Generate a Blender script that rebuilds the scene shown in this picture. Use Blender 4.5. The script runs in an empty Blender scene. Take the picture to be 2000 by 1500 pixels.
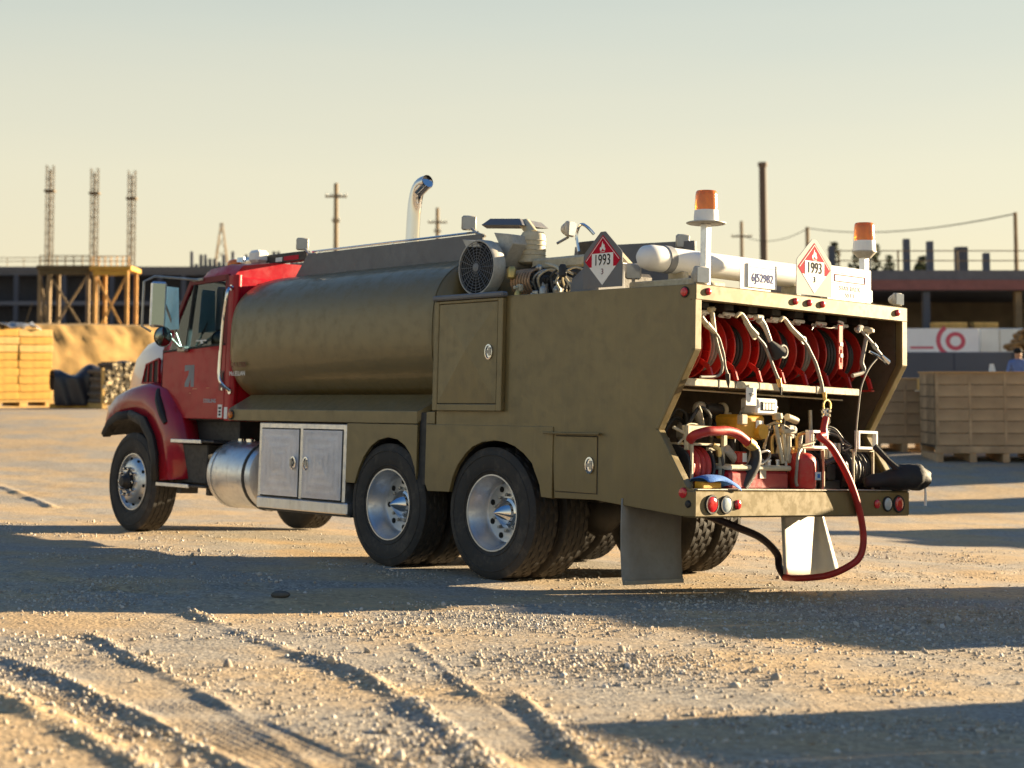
import bpy, math, random
import numpy as np
from math import sin, cos, pi, radians, sqrt
from mathutils import Vector, Matrix
random.seed(7)
rng = np.random.default_rng(11)
S = bpy.context.scene
COL = S.collection

# ------------------------------------------------------------------ camera
HC = 1.592
cam_d = bpy.data.cameras.new('camera'); cam = bpy.data.objects.new('camera', cam_d); COL.objects.link(cam)
cam.location = (0, 0, HC)
cam.rotation_euler = (radians(90 + 4.017), 0, 0)
cam_d.sensor_width = 36; cam_d.lens = 58.667
cam_d.shift_x = 0.08993; cam_d.shift_y = -0.12195
cam_d.clip_start = .1; cam_d.clip_end = 6000
cam_d.dof.use_dof = True; cam_d.dof.focus_distance = 11.8; cam_d.dof.aperture_fstop = 2.2
S.camera = cam

# ------------------------------------------------------------------ sky, sun, exposure
SUN_EL = radians(10.2)
TO_SUN = Vector((.910, .413, 0)).normalized() * cos(SUN_EL) + Vector((0, 0, sin(SUN_EL)))
w = bpy.data.worlds.new('World'); S.world = w; w.use_nodes = True
nt = w.node_tree; nt.nodes.clear()
sky = nt.nodes.new('ShaderNodeTexSky'); sky.sky_type = 'NISHITA'; sky.sun_disc = False
sky.sun_elevation = SUN_EL; sky.sun_rotation = math.atan2(.910, .413)
sky.altitude = 20; sky.air_density = 1.0; sky.dust_density = .3; sky.ozone_density = 1.0
EXPO = 2.2
bg = nt.nodes.new('ShaderNodeBackground'); bg2 = nt.nodes.new('ShaderNodeBackground'); out = nt.nodes.new('ShaderNodeOutputWorld'); addn = nt.nodes.new('ShaderNodeAddShader')
bg.inputs['Strength'].default_value = .03 / 2 ** EXPO; bg2.inputs['Strength'].default_value = 1 / 2 ** EXPO
nt.links.new(sky.outputs[0], bg.inputs[0])
# evening haze: warm and bright at the horizon, falling to a deep blue overhead, the same all round
tcw = nt.nodes.new('ShaderNodeTexCoord'); sep = nt.nodes.new('ShaderNodeSeparateXYZ'); rampw = nt.nodes.new('ShaderNodeValToRGB')
hzn = nt.nodes.new('ShaderNodeTexNoise'); hzn.inputs['Scale'].default_value = 2.2; hzn.inputs['Detail'].default_value = 5; hmp = nt.nodes.new('ShaderNodeMapping'); hmp.inputs['Scale'].default_value = (1, 1, 9)
hma = nt.nodes.new('ShaderNodeMath'); hma.operation = 'MULTIPLY_ADD'; hma.inputs[1].default_value = .05
hms = nt.nodes.new('ShaderNodeMath'); hms.operation = 'SUBTRACT'; hms.inputs[1].default_value = .025   # uneven thin haze
nt.links.new(tcw.outputs['Generated'], hmp.inputs[0]); nt.links.new(hmp.outputs[0], hzn.inputs['Vector']); nt.links.new(hzn.outputs[0], hma.inputs[0])
nt.links.new(tcw.outputs['Generated'], sep.inputs[0]); nt.links.new(sep.outputs['Z'], hma.inputs[2]); nt.links.new(hma.outputs[0], hms.inputs[0]); nt.links.new(hms.outputs[0], rampw.inputs[0]); nt.links.new(rampw.outputs[0], bg2.inputs[0])
els = rampw.color_ramp.elements
STOPS = [(0, (.80, .62, .39)), (2, (.785, .665, .45)), (7, (.755, .69, .50)), (12, (.595, .61, .51)), (20, (.30, .40, .46)), (30, (.125, .24, .40)), (45, (.048, .155, .36)), (90, (.022, .095, .28))]
els[0].position = 0; els[0].color = STOPS[0][1] + (1,); els[1].position = 1; els[1].color = STOPS[-1][1] + (1,)
for d_, c_ in STOPS[1:-1]:
    e_ = els.new(sin(radians(d_))); e_.color = c_ + (1,)
nt.links.new(bg.outputs[0], addn.inputs[0]); nt.links.new(bg2.outputs[0], addn.inputs[1]); nt.links.new(addn.outputs[0], out.inputs[0])
sl = bpy.data.lights.new('sun', 'SUN'); sl.energy = 5; sl.angle = radians(.53); sl.color = (1, .79, .50)
so = bpy.data.objects.new('sun', sl); COL.objects.link(so)
so.rotation_euler = (-TO_SUN).to_track_quat('-Z', 'Y').to_euler(); so.location = TO_SUN * 60
S.view_settings.view_transform = 'Standard'; S.view_settings.look = 'None'
S.view_settings.gamma = 1; S.view_settings.use_curve_mapping = False
S.view_settings.exposure = EXPO
S.render.engine = 'CYCLES'
S.cycles.use_denoising = True
S.cycles.max_bounces = 6; S.cycles.transparent_max_bounces = 8

# ------------------------------------------------------------------ materials
MATS = {}
def mat(name, col, rough=.5, metal=0., var=.12, scale=3., bump=0., bscale=40., coat=0., dust=0., dustcol=(.36, .27, .17), spec=None, alpha=1., trans=0.):
    if name in MATS: return MATS[name]
    m = bpy.data.materials.new(name); m.use_nodes = True
    t = m.node_tree; N = t.nodes; L = t.links
    b = N['Principled BSDF']
    tc = N.new('ShaderNodeTexCoord')
    nz = N.new('ShaderNodeTexNoise'); nz.inputs['Scale'].default_value = scale; nz.inputs['Detail'].default_value = 6
    L.new(tc.outputs['Object'], nz.inputs['Vector'])
    mx = N.new('ShaderNodeMix'); mx.data_type = 'RGBA'
    mx.inputs[6].default_value = tuple(c * (1 - var) for c in col) + (1,)
    mx.inputs[7].default_value = tuple(min(1, c * (1 + var)) for c in col) + (1,)
    rp = N.new('ShaderNodeMapRange'); rp.inputs[1].default_value = .3; rp.inputs[2].default_value = .7
    L.new(nz.outputs[0], rp.inputs[0]); L.new(rp.outputs[0], mx.inputs[0])
    last = mx.outputs[2]
    if dust > 0:
        n2 = N.new('ShaderNodeTexNoise'); n2.inputs['Scale'].default_value = scale * 4.3; n2.inputs['Detail'].default_value = 8; n2.inputs['Roughness'].default_value = .7
        L.new(tc.outputs['Object'], n2.inputs['Vector'])
        r2 = N.new('ShaderNodeMapRange'); r2.inputs[1].default_value = .45; r2.inputs[2].default_value = .75; r2.inputs[4].default_value = dust
        L.new(n2.outputs[0], r2.inputs[0])
        m2 = N.new('ShaderNodeMix'); m2.data_type = 'RGBA'; m2.inputs[7].default_value = dustcol + (1,)
        L.new(r2.outputs[0], m2.inputs[0]); L.new(last, m2.inputs[6]); last = m2.outputs[2]
        ra = N.new('ShaderNodeMapRange'); ra.inputs[3].default_value = rough; ra.inputs[4].default_value = min(1, rough + .35); ra.inputs[2].default_value = max(dust, .01)
        L.new(r2.outputs[0], ra.inputs[0]); L.new(ra.outputs[0], b.inputs['Roughness'])
    else:
        b.inputs['Roughness'].default_value = rough
    L.new(last, b.inputs['Base Color'])
    b.inputs['Metallic'].default_value = metal
    if spec is not None: b.inputs['Specular IOR Level'].default_value = spec
    if coat: b.inputs['Coat Weight'].default_value = coat; b.inputs['Coat Roughness'].default_value = .06
    if alpha < 1: b.inputs['Alpha'].default_value = alpha
    if trans: b.inputs['Transmission Weight'].default_value = trans
    if bump > 0:
        nb = N.new('ShaderNodeTexNoise'); nb.inputs['Scale'].default_value = bscale; nb.inputs['Detail'].default_value = 4
        L.new(tc.outputs['Object'], nb.inputs['Vector'])
        bp = N.new('ShaderNodeBump'); bp.inputs['Strength'].default_value = bump; bp.inputs['Distance'].default_value = .01
        L.new(nb.outputs[0], bp.inputs['Height']); L.new(bp.outputs[0], b.inputs['Normal'])
    MATS[name] = m
    return m
OLIVE = mat('olive_paint', (.172, .131, .054), .38, .2, .08, 2.2, .05, 5, dust=.22, dustcol=(.26, .2, .12), coat=.25)
TANKP = mat('tank_paint', (.165, .123, .05), .33, .15, .03, 1.6, .05, 1.6, dust=.02, dustcol=(.22, .18, .12), coat=.25)
GREYP = mat('slate_paint', (.12, .125, .14), .45, 0, .1, 3, .04, 8, dust=.15)
RED = mat('cab_red_paint', (.40, .006, .018), .30, 0, .12, 2.0, .04, 6, coat=.18, dust=.03, dustcol=(.28, .13, .11), spec=.22)
REDE = mat('red_enamel', (.45, .022, .015), .35, 0, .18, 4, 0, dust=.25, dustcol=(.10, .03, .02))
REDH = mat('red_hose_rubber', (.42, .025, .02), .42, 0, .15, 8, .05, 60, dust=.15, dustcol=(.2, .06, .04))
BLACK = mat('black_rubber', (.018, .018, .019), .62, 0, .2, 6, .1, 60, dust=.25, dustcol=(.10, .085, .065))
TYRE = mat('tyre_rubber', (.022, .021, .021), .7, 0, .2, 5, .15, 90, dust=.45, dustcol=(.10, .08, .06))
DARK = mat('black_steel', (.03, .03, .032), .5, .2, .2, 6, .08, 40, dust=.2, dustcol=(.08, .06, .045))
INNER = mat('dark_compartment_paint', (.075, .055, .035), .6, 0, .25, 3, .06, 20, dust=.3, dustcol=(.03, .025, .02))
ALU = mat('brushed_aluminium', (.72, .73, .75), .33, .95, .08, 5, .03, 120, dust=.1, dustcol=(.4, .36, .3))
WHEELM = mat('wheel_aluminium', (.62, .63, .65), .30, .9, .1, 5, .05, 30, dust=.18, dustcol=(.25, .22, .19))
CHROME = mat('chrome', (.66, .67, .70), .05, 1, .03, 4)
STEEL = mat('dirty_steel', (.42, .40, .36), .42, .8, .25, 9, .1, 60, dust=.4, dustcol=(.16, .12, .08))
CREAM = mat('cream_enamel', (.53, .465, .325), .5, 0, .15, 7, .05, 50, dust=.4, dustcol=(.22, .15, .08))
GREYE = mat('grey_castings', (.45, .43, .38), .5, .1, .15, 8, .1, 50, dust=.35, dustcol=(.15, .12, .09))
WHITE = mat('white_paint', (.80, .80, .78), .4, 0, .05, 5, .03, 40, dust=.08, dustcol=(.5, .45, .36))
WHITEP = mat('white_card', (.82, .81, .77), .6, 0, .04, 5)
YELLOW = mat('yellow_paint', (.70, .36, .03), .4, 0, .15, 7, .05, 50, dust=.3, dustcol=(.2, .12, .04))
AMBER = mat('amber_lens', (.80, .22, .02), .18, 0, .15, 14, .2, 90, trans=.35, coat=.5)
REDL = mat('red_lens', (.55, .02, .025), .15, 0, .1, 20, .1, 120, coat=.6)
CLEAR = mat('clear_lens', (.42, .48, .50), .2, 0, .1, 20, .1, 120, coat=.6)
HOSE = mat('grey_hose', (.25, .23, .195), .5, 0, .2, 15, .05, 100, dust=.3, dustcol=(.12, .1, .08))
HOSEB = mat('black_hose', (.03, .03, .03), .38, 0, .2, 15, .05, 100, dust=.3, dustcol=(.16, .14, .11))
BLUEC = mat('blue_cloth', (.05, .17, .50), .85, 0, .2, 12, .3, 60)
FABK = mat('black_fabric', (.012, .012, .013), .7, 0, .2, 12, .3, 40)
BRASS = mat('brass', (.62, .45, .16), .35, .8, .2, 10, dust=.2)
INK = mat('black_ink', (.02, .02, .02), .8, spec=.12)
REDI = mat('red_ink', (.50, .03, .05), .7, 0, .05, spec=.15)
GREYI = mat('grey_film', (.22, .23, .25), .6)
def streak(m, amt, col, sc=(5, 5, .5)):   # thin run-down stains and dust on upright panels
    t = m.node_tree; N = t.nodes; L = t.links; b = N['Principled BSDF']; tc = N.new('ShaderNodeTexCoord'); mp = N.new('ShaderNodeMapping'); mp.inputs['Scale'].default_value = sc; L.new(tc.outputs['Object'], mp.inputs[0])
    nz = N.new('ShaderNodeTexNoise'); nz.inputs['Scale'].default_value = 3.2; nz.inputs['Detail'].default_value = 9; nz.inputs['Roughness'].default_value = .72; L.new(mp.outputs[0], nz.inputs['Vector'])
    mr = N.new('ShaderNodeMapRange'); mr.inputs[1].default_value = .52; mr.inputs[2].default_value = .74; mr.inputs[4].default_value = amt; L.new(nz.outputs[0], mr.inputs[0])
    mx = N.new('ShaderNodeMix'); mx.data_type = 'RGBA'; L.new(mr.outputs[0], mx.inputs[0]); mx.inputs[7].default_value = col + (1,); L.new(b.inputs['Base Color'].links[0].from_socket, mx.inputs[6]); L.new(mx.outputs[2], b.inputs['Base Color'])
streak(OLIVE, .22, (.10, .08, .045)); streak(OLIVE, .14, (.30, .235, .15), (9, 9, 1.2)); streak(TANKP, .10, (.09, .075, .045), (2.5, 2.5, .6)); streak(ALU, .35, (.30, .27, .23)); streak(TYRE, .5, (.16, .13, .10), (2, 2, 2)); streak(RED, .25, (.16, .01, .015))
FLAPG = mat('mudflap_rubber', (.27, .255, .225), .72, 0, .15, 4, .12, 30, dust=.35, dustcol=(.22, .19, .15))
FLAPW = mat('pale_mudflap_plastic', (.52, .50, .44), .55, 0, .08, 4, .08, 30, dust=.25, dustcol=(.35, .29, .21))

# ------------------------------------------------------------------ mesh helpers
class MB:
    def __init__(s): s.v = []; s.f = []
    def add(s, vs, fs):
        o = len(s.v); s.v += [tuple(map(float, p)) for p in vs]; s.f += [tuple(i + o for i in f) for f in fs]; return s
    def box(s, c, d, ch=.004, M=None):
        """chamfered box: centre c, full sizes d"""
        hx, hy, hz = d[0] / 2, d[1] / 2, d[2] / 2
        ch = min(ch, hx * .6, hy * .6, hz * .6)
        V = []; idx = {}
        for sx in (-1, 1):
            for sy in (-1, 1):
                for sz in (-1, 1):
                    for a in range(3):
                        p = [sx * (hx - (ch if a != 0 else 0)), sy * (hy - (ch if a != 1 else 0)), sz * (hz - (ch if a != 2 else 0))]
                        idx[(sx, sy, sz, a)] = len(V); V.append(Vector(p))
        F = []
        for a in range(3):
            b, c2 = (a + 1) % 3, (a + 2) % 3
            for sg in (-1, 1):
                q = []
                for (u, v) in ((-1, -1), (1, -1), (1, 1), (-1, 1)):
                    k = [0, 0, 0]; k[a] = sg; k[b] = u; k[c2] = v; q.append(idx[tuple(k) + (a,)])
                F.append(tuple(q if sg > 0 else q[::-1]))
        for a in range(3):
            b, c2 = (a + 1) % 3, (a + 2) % 3
            for u in (-1, 1):
                for v in (-1, 1):
                    k1 = [0, 0, 0]; k2 = [0, 0, 0]
                    k1[a] = -1; k1[b] = u; k1[c2] = v; k2[a] = 1; k2[b] = u; k2[c2] = v
                    q = (idx[tuple(k1) + (b,)], idx[tuple(k2) + (b,)], idx[tuple(k2) + (c2,)], idx[tuple(k1) + (c2,)])
                    F.append(q if u * v > 0 else q[::-1])
        for sx in (-1, 1):
            for sy in (-1, 1):
                for sz in (-1, 1):
                    q = (idx[(sx, sy, sz, 0)], idx[(sx, sy, sz, 1)], idx[(sx, sy, sz, 2)])
                    F.append(q if sx * sy * sz > 0 else q[::-1])
        if M is not None: V = [M @ p for p in V]
        cc = Vector(c)
        return s.add([p + cc for p in V], F)
    def bx(s, x0, x1, y0, y1, z0, z1, ch=.004):
        return s.box(((x0 + x1) / 2, (y0 + y1) / 2, (z0 + z1) / 2), (abs(x1 - x0), abs(y1 - y0), abs(z1 - z0)), ch)
    def bar(s, a, b, wd, ht=None, ch=.003):
        """rectangular bar from a to b"""
        a = Vector(a); b = Vector(b); d = b - a; L = d.length
        q = d.to_track_quat('X', 'Z').to_matrix()
        return s.box((a + b) / 2, (L, wd, ht or wd), ch, q)
    def prism(s, poly, ax, d0, d1):
        """poly in the plane across axis ax ('y': (x,z), 'x': (y,z), 'z': (x,y))"""
        def P(p, d):
            return {'y': (p[0], d, p[1]), 'x': (d, p[0], p[1]), 'z': (p[0], p[1], d)}[ax]
        n = len(poly)
        vs = [P(p, d0) for p in poly] + [P(p, d1) for p in poly]
        fs = [tuple(range(n)), tuple(range(2 * n - 1, n - 1, -1))]
        fs += [(i, i + n, (i + 1) % n + n, (i + 1) % n) for i in range(n)]
        return s.add(vs, fs)
    def loft(s, rings, caps=True, closed=True):
        n = len(rings[0]); vs = [p for r in rings for p in r]; fs = []
        for i in range(len(rings) - 1):
            for j in range(n if closed else n - 1):
                k = (j + 1) % n
                fs.append((i * n + j, i * n + k, (i + 1) * n + k, (i + 1) * n + j))
        if caps and closed:
            fs.append(tuple(range(n - 1, -1, -1))); fs.append(tuple(range((len(rings) - 1) * n, len(rings) * n)))
        return s.add(vs, fs)
    def tube(s, pts, r, n=8, sub=0, caps=True):
        pts = [Vector(p) for p in pts]
        rr = list(r) if isinstance(r, (list, tuple)) else [r] * len(pts)
        if sub:
            q = []; qr = []
            for i in range(len(pts) - 1):
                p0 = pts[max(i - 1, 0)]; p1 = pts[i]; p2 = pts[i + 1]; p3 = pts[min(i + 2, len(pts) - 1)]
                for k in range(sub):
                    t = k / sub
                    q.append(.5 * ((2 * p1) + (p2 - p0) * t + (2 * p0 - 5 * p1 + 4 * p2 - p3) * t * t + (3 * p1 - p0 - 3 * p2 + p3) * t ** 3))
                    qr.append(rr[i] * (1 - t) + rr[i + 1] * t)
            q.append(pts[-1]); qr.append(rr[-1]); pts = q; rr = qr
        rings = []; up = None
        for i, p in enumerate(pts):
            d = (pts[min(i + 1, len(pts) - 1)] - pts[max(i - 1, 0)]).normalized()
            if up is None: up = Vector((0, 0, 1)) if abs(d.z) < .9 else Vector((1, 0, 0))
            u = d.cross(up)
            if u.length < 1e-4: u = d.orthogonal()
            u.normalize(); v = u.cross(d).normalized(); up = v
            rings.append([p + (u * cos(2 * pi * j / n) + v * sin(2 * pi * j / n)) * rr[i] for j in range(n)])
        return s.loft(rings, caps)
    def lathe(s, prof, c, ax='y', n=24, cap=True, sg=1):
        """prof: (radius, offset along axis)"""
        c = Vector(c); rings = []
        for r, o in prof:
            ring = []
            for j in range(n):
                a = 2 * pi * j / n; u, v = r * cos(a), r * sin(a)
                ring.append(c + {'y': Vector((u, o * sg, v)), 'x': Vector((o * sg, u, v)), 'z': Vector((u, v, o * sg))}[ax])
            rings.append(ring)
        return s.loft(rings, cap)
    def torus(s, c, R, r, ax='y', n=24, m=8):
        c = Vector(c); rings = []
        for i in range(n + 1):
            a = 2 * pi * i / n; ring = []
            for j in range(m):
                b = 2 * pi * j / m; q = R + r * cos(b); u, v, o = q * cos(a), q * sin(a), r * sin(b)
                ring.append(c + {'y': Vector((u, o, v)), 'x': Vector((o, u, v)), 'z': Vector((u, v, o))}[ax])
            rings.append(ring)
        return s.loft(rings, False)
    def ball(s, c, r, n=12, m=8, sc=(1, 1, 1)):
        c = Vector(c); rings = []
        for i in range(m + 1):
            t = pi * i / m; q = max(sin(t), 1e-3)
            rings.append([c + Vector((r * q * cos(2 * pi * j / n) * sc[0], r * q * sin(2 * pi * j / n) * sc[1], r * cos(t) * sc[2])) for j in range(n)])
        return s.loft(rings, True)
    def build(s, name, m, parent=None, smooth=35, bev=0, label=None, solid=0):
        me = bpy.data.meshes.new(name); me.from_pydata(s.v, [], s.f)
        o = finish(me, name, m, parent, smooth)
        if solid:
            md = o.modifiers.new('solid', 'SOLIDIFY'); md.thickness = solid; md.offset = 0
        if bev:
            md = o.modifiers.new('bevel', 'BEVEL'); md.width = bev; md.segments = 2; md.limit_method = 'ANGLE'; md.angle_limit = radians(40)
        if label: o['label'] = label
        return o
def finish(me, name, m, parent=None, smooth=35):
    import bmesh
    bm = bmesh.new(); bm.from_mesh(me); bmesh.ops.recalc_face_normals(bm, faces=bm.faces); bm.to_mesh(me); bm.free()
    if smooth:
        me.shade_smooth()
        me.set_sharp_from_angle(angle=radians(smooth))
    if m is not None: me.materials.append(m)
    o = bpy.data.objects.new(name, me); COL.objects.link(o)
    if parent is not None: o.parent = parent
    return o
def tag(o, label=None, cat=None, group=None, kind=None):
    if label: o['label'] = label
    if cat: o['category'] = cat
    if group: o['group'] = group
    if kind: o['kind'] = kind
    return o
def empty(name, loc=(0, 0, 0), label=None, cat=None, group=None, parent=None, rz=0):
    o = bpy.data.objects.new(name, None); COL.objects.link(o); o.location = loc; o.rotation_euler = (0, 0, rz); o.empty_display_size = .1
    if parent is not None: o.parent = parent
    return tag(o, label, cat, group)
def text(name, body, size, origin, u, v, m, parent=None, ext=.0015, sx=1.0, align='CENTER'):
    """flat lettering: origin = middle of the line, u = reading direction, v = up"""
    cu = bpy.data.curves.new('t', 'FONT'); cu.body = body; cu.size = size; cu.align_x = align; cu.align_y = 'CENTER'
    cu.extrude = ext; cu.resolution_u = 3
    to = bpy.data.objects.new('t', cu); COL.objects.link(to)
    bpy.context.view_layer.update()
    me = bpy.data.meshes.new_from_object(to.evaluated_get(bpy.context.evaluated_depsgraph_get()))
    bpy.data.objects.remove(to)
    u = Vector(u).normalized(); v = Vector(v).normalized(); n = u.cross(v)
    M = Matrix((u * sx, v, n)).transposed().to_4x4(); M.translation = Vector(origin)
    me.transform(M)
    return finish(me, name, m, parent, 0)
# ------------------------------------------------------------------ ground
TM = Matrix(((-0.62166358, -0.78274112, 0.02916727, 2.8169001), (0.7832223, -0.62071447, 0.03572638, 12.3222955), (-0.00985996, 0.04505424, 0.99893588, -0.03285426), (0, 0, 0, 1)))
NP = (.02916727, .03572638, .99893588)
def smooth(a, b, x):
    t = np.clip((x - a) / (b - a), 0, 1); return t * t * (3 - 2 * t)
def gz(x, y):
    """large shape of the yard: a plane falling to the right and away under the truck, rising to the stores behind"""
    x = np.asarray(x, float); y = np.asarray(y, float)
    pl = -(NP[0] * (x - .54) + NP[1] * (y - 13.262)) / NP[2]
    far = .08 + .55 * smooth(4, -10, x)
    wgt = smooth(20, 42, y)
    pl = np.clip(pl, -2, 1.2)
    return pl * (1 - wgt) + far * wgt + .022 * np.exp(-((x + 2.6) ** 2 + (y - 18.4) ** 2) / 3)
def vnoise(x, y, seed=0):
    xi = np.floor(x).astype(np.int64); yi = np.floor(y).astype(np.int64); fx = x - xi; fy = y - yi
    fx = fx * fx * (3 - 2 * fx); fy = fy * fy * (3 - 2 * fy)
    def h(a, b):
        n = (a * 374761393 + b * 668265263 + seed * 1442695041) & 0xffffffff
        n = ((n ^ (n >> 13)) * 1274126177) & 0xffffffff
        return ((n ^ (n >> 16)) & 0xffff) / 65535.
    return (h(xi, yi) * (1 - fx) + h(xi + 1, yi) * fx) * (1 - fy) + (h(xi, yi + 1) * (1 - fx) + h(xi + 1, yi + 1) * fx) * fy
def fbm(x, y, oct=4, seed=0):
    r = 0; a = .5
    for i in range(oct):
        r = r + a * vnoise(x, y, seed + i); x = x * 2.03 + 11.3; y = y * 2.03 + 5.7; a *= .5
    return r
def ext(p):   # carry the track on past the frame
    p = [np.array(q, float) for q in p]
    return [p[0] + (p[0] - p[1]) * 1.5] + p + [p[-1] + (p[-1] - p[-2]) * 2.2]
# wheel tracks: centre line, width, depth, number of tread ribs
TRACKS = [
    (ext([(-1.91, 7.69), (-1.55, 7.14), (-1.08, 6.28), (-.71, 5.57)]), .24, .010, 7),
    (ext([(-1.83, 7.79), (-1.46, 7.22), (-1.00, 6.36), (-.63, 5.65)]), .09, -.016, 0),
    (ext([(-1.69, 6.83), (-1.32, 6.24), (-.93, 5.54)]), .12, -.024, 0),
    (ext([(-1.13, 9.6), (-.68, 8.65), (-.29, 7.91), (-.04, 7.08), (.10, 6.49), (.22, 5.71)]), .12, -.024, 0),
    (ext([(-1.2, 7.75), (-.81, 6.87), (-.57, 6.26), (-.38, 5.71)]), .10, -.017, 0),
    (ext([(-1.02, 6.9), (-.68, 6.24), (-.37, 5.62)]), .40, .004, 11),
    (ext([(.14, 8.0), (.26, 7.27), (.37, 6.63)]), .07, -.012, 0),
    (ext([(.30, 6.55), (.40, 6.1), (.49, 5.65)]), .30, .008, 9),
    (ext([(.52, 6.45), (.59, 5.77)]), .09, -.018, 0),
    (ext([(-4.5, 14.2), (-2.2, 11.6), (-.9, 10.9), (.6, 10.9)]), .3, .010, 3),
    (ext([(9, 19), (5.5, 15.5), (3, 14.2)]), .35, .014, 4),
    ([np.array(q) for q in ((-6.9, 26.9), (-6.1, 25.2), (-5.2, 23.2), (-4.9, 22.4))], .16, -.025, 0),
]
def polydist(x, y, pts):
    best = np.full(x.shape, 1e9); sgn = np.zeros(x.shape); al = np.zeros(x.shape); acc = 0
    for a, b in zip(pts[:-1], pts[1:]):
        d = b - a; L = np.hypot(*d); t = np.clip(((x - a[0]) * d[0] + (y - a[1]) * d[1]) / L ** 2, 0, 1)
        px, py = a[0] + d[0] * t, a[1] + d[1] * t; ds = np.hypot(x - px, y - py)
        s2 = np.sign((x - a[0]) * d[1] - (y - a[1]) * d[0]); m = ds < best
        best = np.where(m, ds, best); sgn = np.where(m, s2, sgn); al = np.where(m, acc + t * L, al); acc += L
    return best, sgn, al
def relief(x, y):
    z = .04 * (fbm(x * .8, y * .8, 3, 3) - .45) + .012 * (fbm(x * 3.1, y * 3.1, 4, 9) - .45) + .005 * (fbm(x * 13, y * 13, 3, 21) - .45)
    rough = smooth(.50, .66, fbm(x * 1.6, y * 1.6, 3, 40))
    z = z + rough * .012 * (fbm(x * 22, y * 22, 3, 31) - .42)
    for pts, wd, dp, ribs in TRACKS:
        d, sg, al = polydist(x, y, pts)
        near = d < wd * 2.5
        if not near.any(): continue
        wob = wd * (.9 + .25 * (vnoise(al * 2.2, al * 0 + wd * 9, 5) - .5))
        q = d / wob
        if dp > 0:
            cut = -dp * (1 - smooth(.35, .62, q))
            berm = dp * .5 * np.exp(-((q - .85) / .22) ** 2) * (.5 + vnoise(al * 5, sg * 3 + 7, 8)) * (.6 + .8 * vnoise(x * 19, y * 19, 15))
        else:   # a low ridge of loose stuff pushed up beside a wheel
            cut = -dp * np.exp(-(q / .42) ** 2) * (.25 + 1.1 * vnoise(al * 3.1, sg * 0 + wd * 50, 8)) * (.65 + .6 * vnoise(x * 21, y * 21, 15)); berm = 0
        z = z + np.where(near, cut + berm, 0)
        if ribs and wd < .45 and pts[0][1] < 12:
            z = z * np.where(near, 1 - .55 * (1 - smooth(.40, .6, q)), 1)
        if ribs:
            rb = .5 + .5 * np.cos(2 * pi * sg * d / wd * ribs)
            brk = smooth(.25, .5, vnoise(al * 3.3, sg * 0 + 2, 18))
            z = z - np.where(q < .55, rb * .011 * brk, 0)
    return z
def gfull(x, y):
    x = np.asarray(x, float); y = np.asarray(y, float)
    fade = 1 - .8 * smooth(26, 40, np.hypot(x, y))
    # the wheels have settled the ground under the truck: keep it near the plane there
    u = (x - TM[0][3]) * TM[0][0] + (y - TM[1][3]) * TM[1][0]; v = (x - TM[0][3]) * TM[0][1] + (y - TM[1][3]) * TM[1][1]
    und = (1 - smooth(1.3, 1.9, np.abs(v))) * smooth(-.6, 0, u) * (1 - smooth(9.0, 9.6, u))
    return gz(x, y) + relief(x, y) * fade * (1 - .75 * und) - .006 * und
def gat(x, y): return float(gfull(np.array([x]), np.array([y]))[0])

GROUND = bpy.data.materials.new('sandy_gravel_ground'); GROUND.use_nodes = True
def ground_nodes():
    t = GROUND.node_tree; N = t.nodes; L = t.links; b = N['Principled BSDF']
    tc = N.new('ShaderNodeTexCoord')
    def noise(sc, det=6, ro=.6):
        n = N.new('ShaderNodeTexNoise'); n.inputs['Scale'].default_value = sc; n.inputs['Detail'].default_value = det; n.inputs['Roughness'].default_value = ro
        L.new(tc.outputs['Object'], n.inputs['Vector']); return n.outputs[0]
    def mixc(f, a, bb):
        m = N.new('ShaderNodeMix'); m.data_type = 'RGBA'; L.new(f, m.inputs[0])
        for i, c in ((6, a), (7, bb)):
            if isinstance(c, tuple): m.inputs[i].default_value = c + (1,)
            else: L.new(c, m.inputs[i])
        return m.outputs[2]
    def rng_(x, a, c, lo=0., hi=1.):
        m = N.new('ShaderNodeMapRange'); m.inputs[1].default_value = a; m.inputs[2].default_value = c; m.inputs[3].default_value = lo; m.inputs[4].default_value = hi; L.new(x, m.inputs[0]); return m.outputs[0]
    sand = mixc(rng_(noise(.5), .35, .65), (.44, .315, .185), (.51, .375, .225))
    grav = mixc(rng_(noise(55, 3), .35, .65), (.24, .213, .18), (.45, .40, .335))
    mask = rng_(noise(.75, 5, .62), .40, .58)
    c1 = mixc(mask, sand, grav)
    speck = N.new('ShaderNodeTexVoronoi'); speck.inputs['Scale'].default_value = 38; L.new(tc.outputs['Object'], speck.inputs['Vector'])
    sp = N.new('ShaderNodeSeparateColor'); L.new(speck.outputs['Color'], sp.inputs[0])
    lum = mixc(sp.outputs[0], (.62, .62, .62), (1.25, 1.25, 1.22))
    mu = N.new('ShaderNodeMix'); mu.data_type = 'RGBA'; mu.blend_type = 'MULTIPLY'
    L.new(rng_(noise(1.6, 4), .35, .6, .25, .9), mu.inputs[0]); L.new(c1, mu.inputs[6]); L.new(lum, mu.inputs[7])
    L.new(mu.outputs[2], b.inputs['Base Color'])
    b.inputs['Roughness'].default_value = .92; b.inputs['Specular IOR Level'].default_value = .2
    bp = N.new('ShaderNodeBump'); bp.inputs['Strength'].default_value = .4; bp.inputs['Distance'].default_value = .018
    L.new(noise(34, 5, .65), bp.inputs['Height'])
    b2 = N.new('ShaderNodeBump'); b2.inputs['Strength'].default_value = .3; b2.inputs['Distance'].default_value = .012
    L.new(speck.outputs['Distance'], b2.inputs['Height']); b2.invert = True; L.new(bp.outputs[0], b2.inputs['Normal'])
    L.new(b2.outputs[0], b.inputs['Normal'])
ground_nodes()
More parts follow.
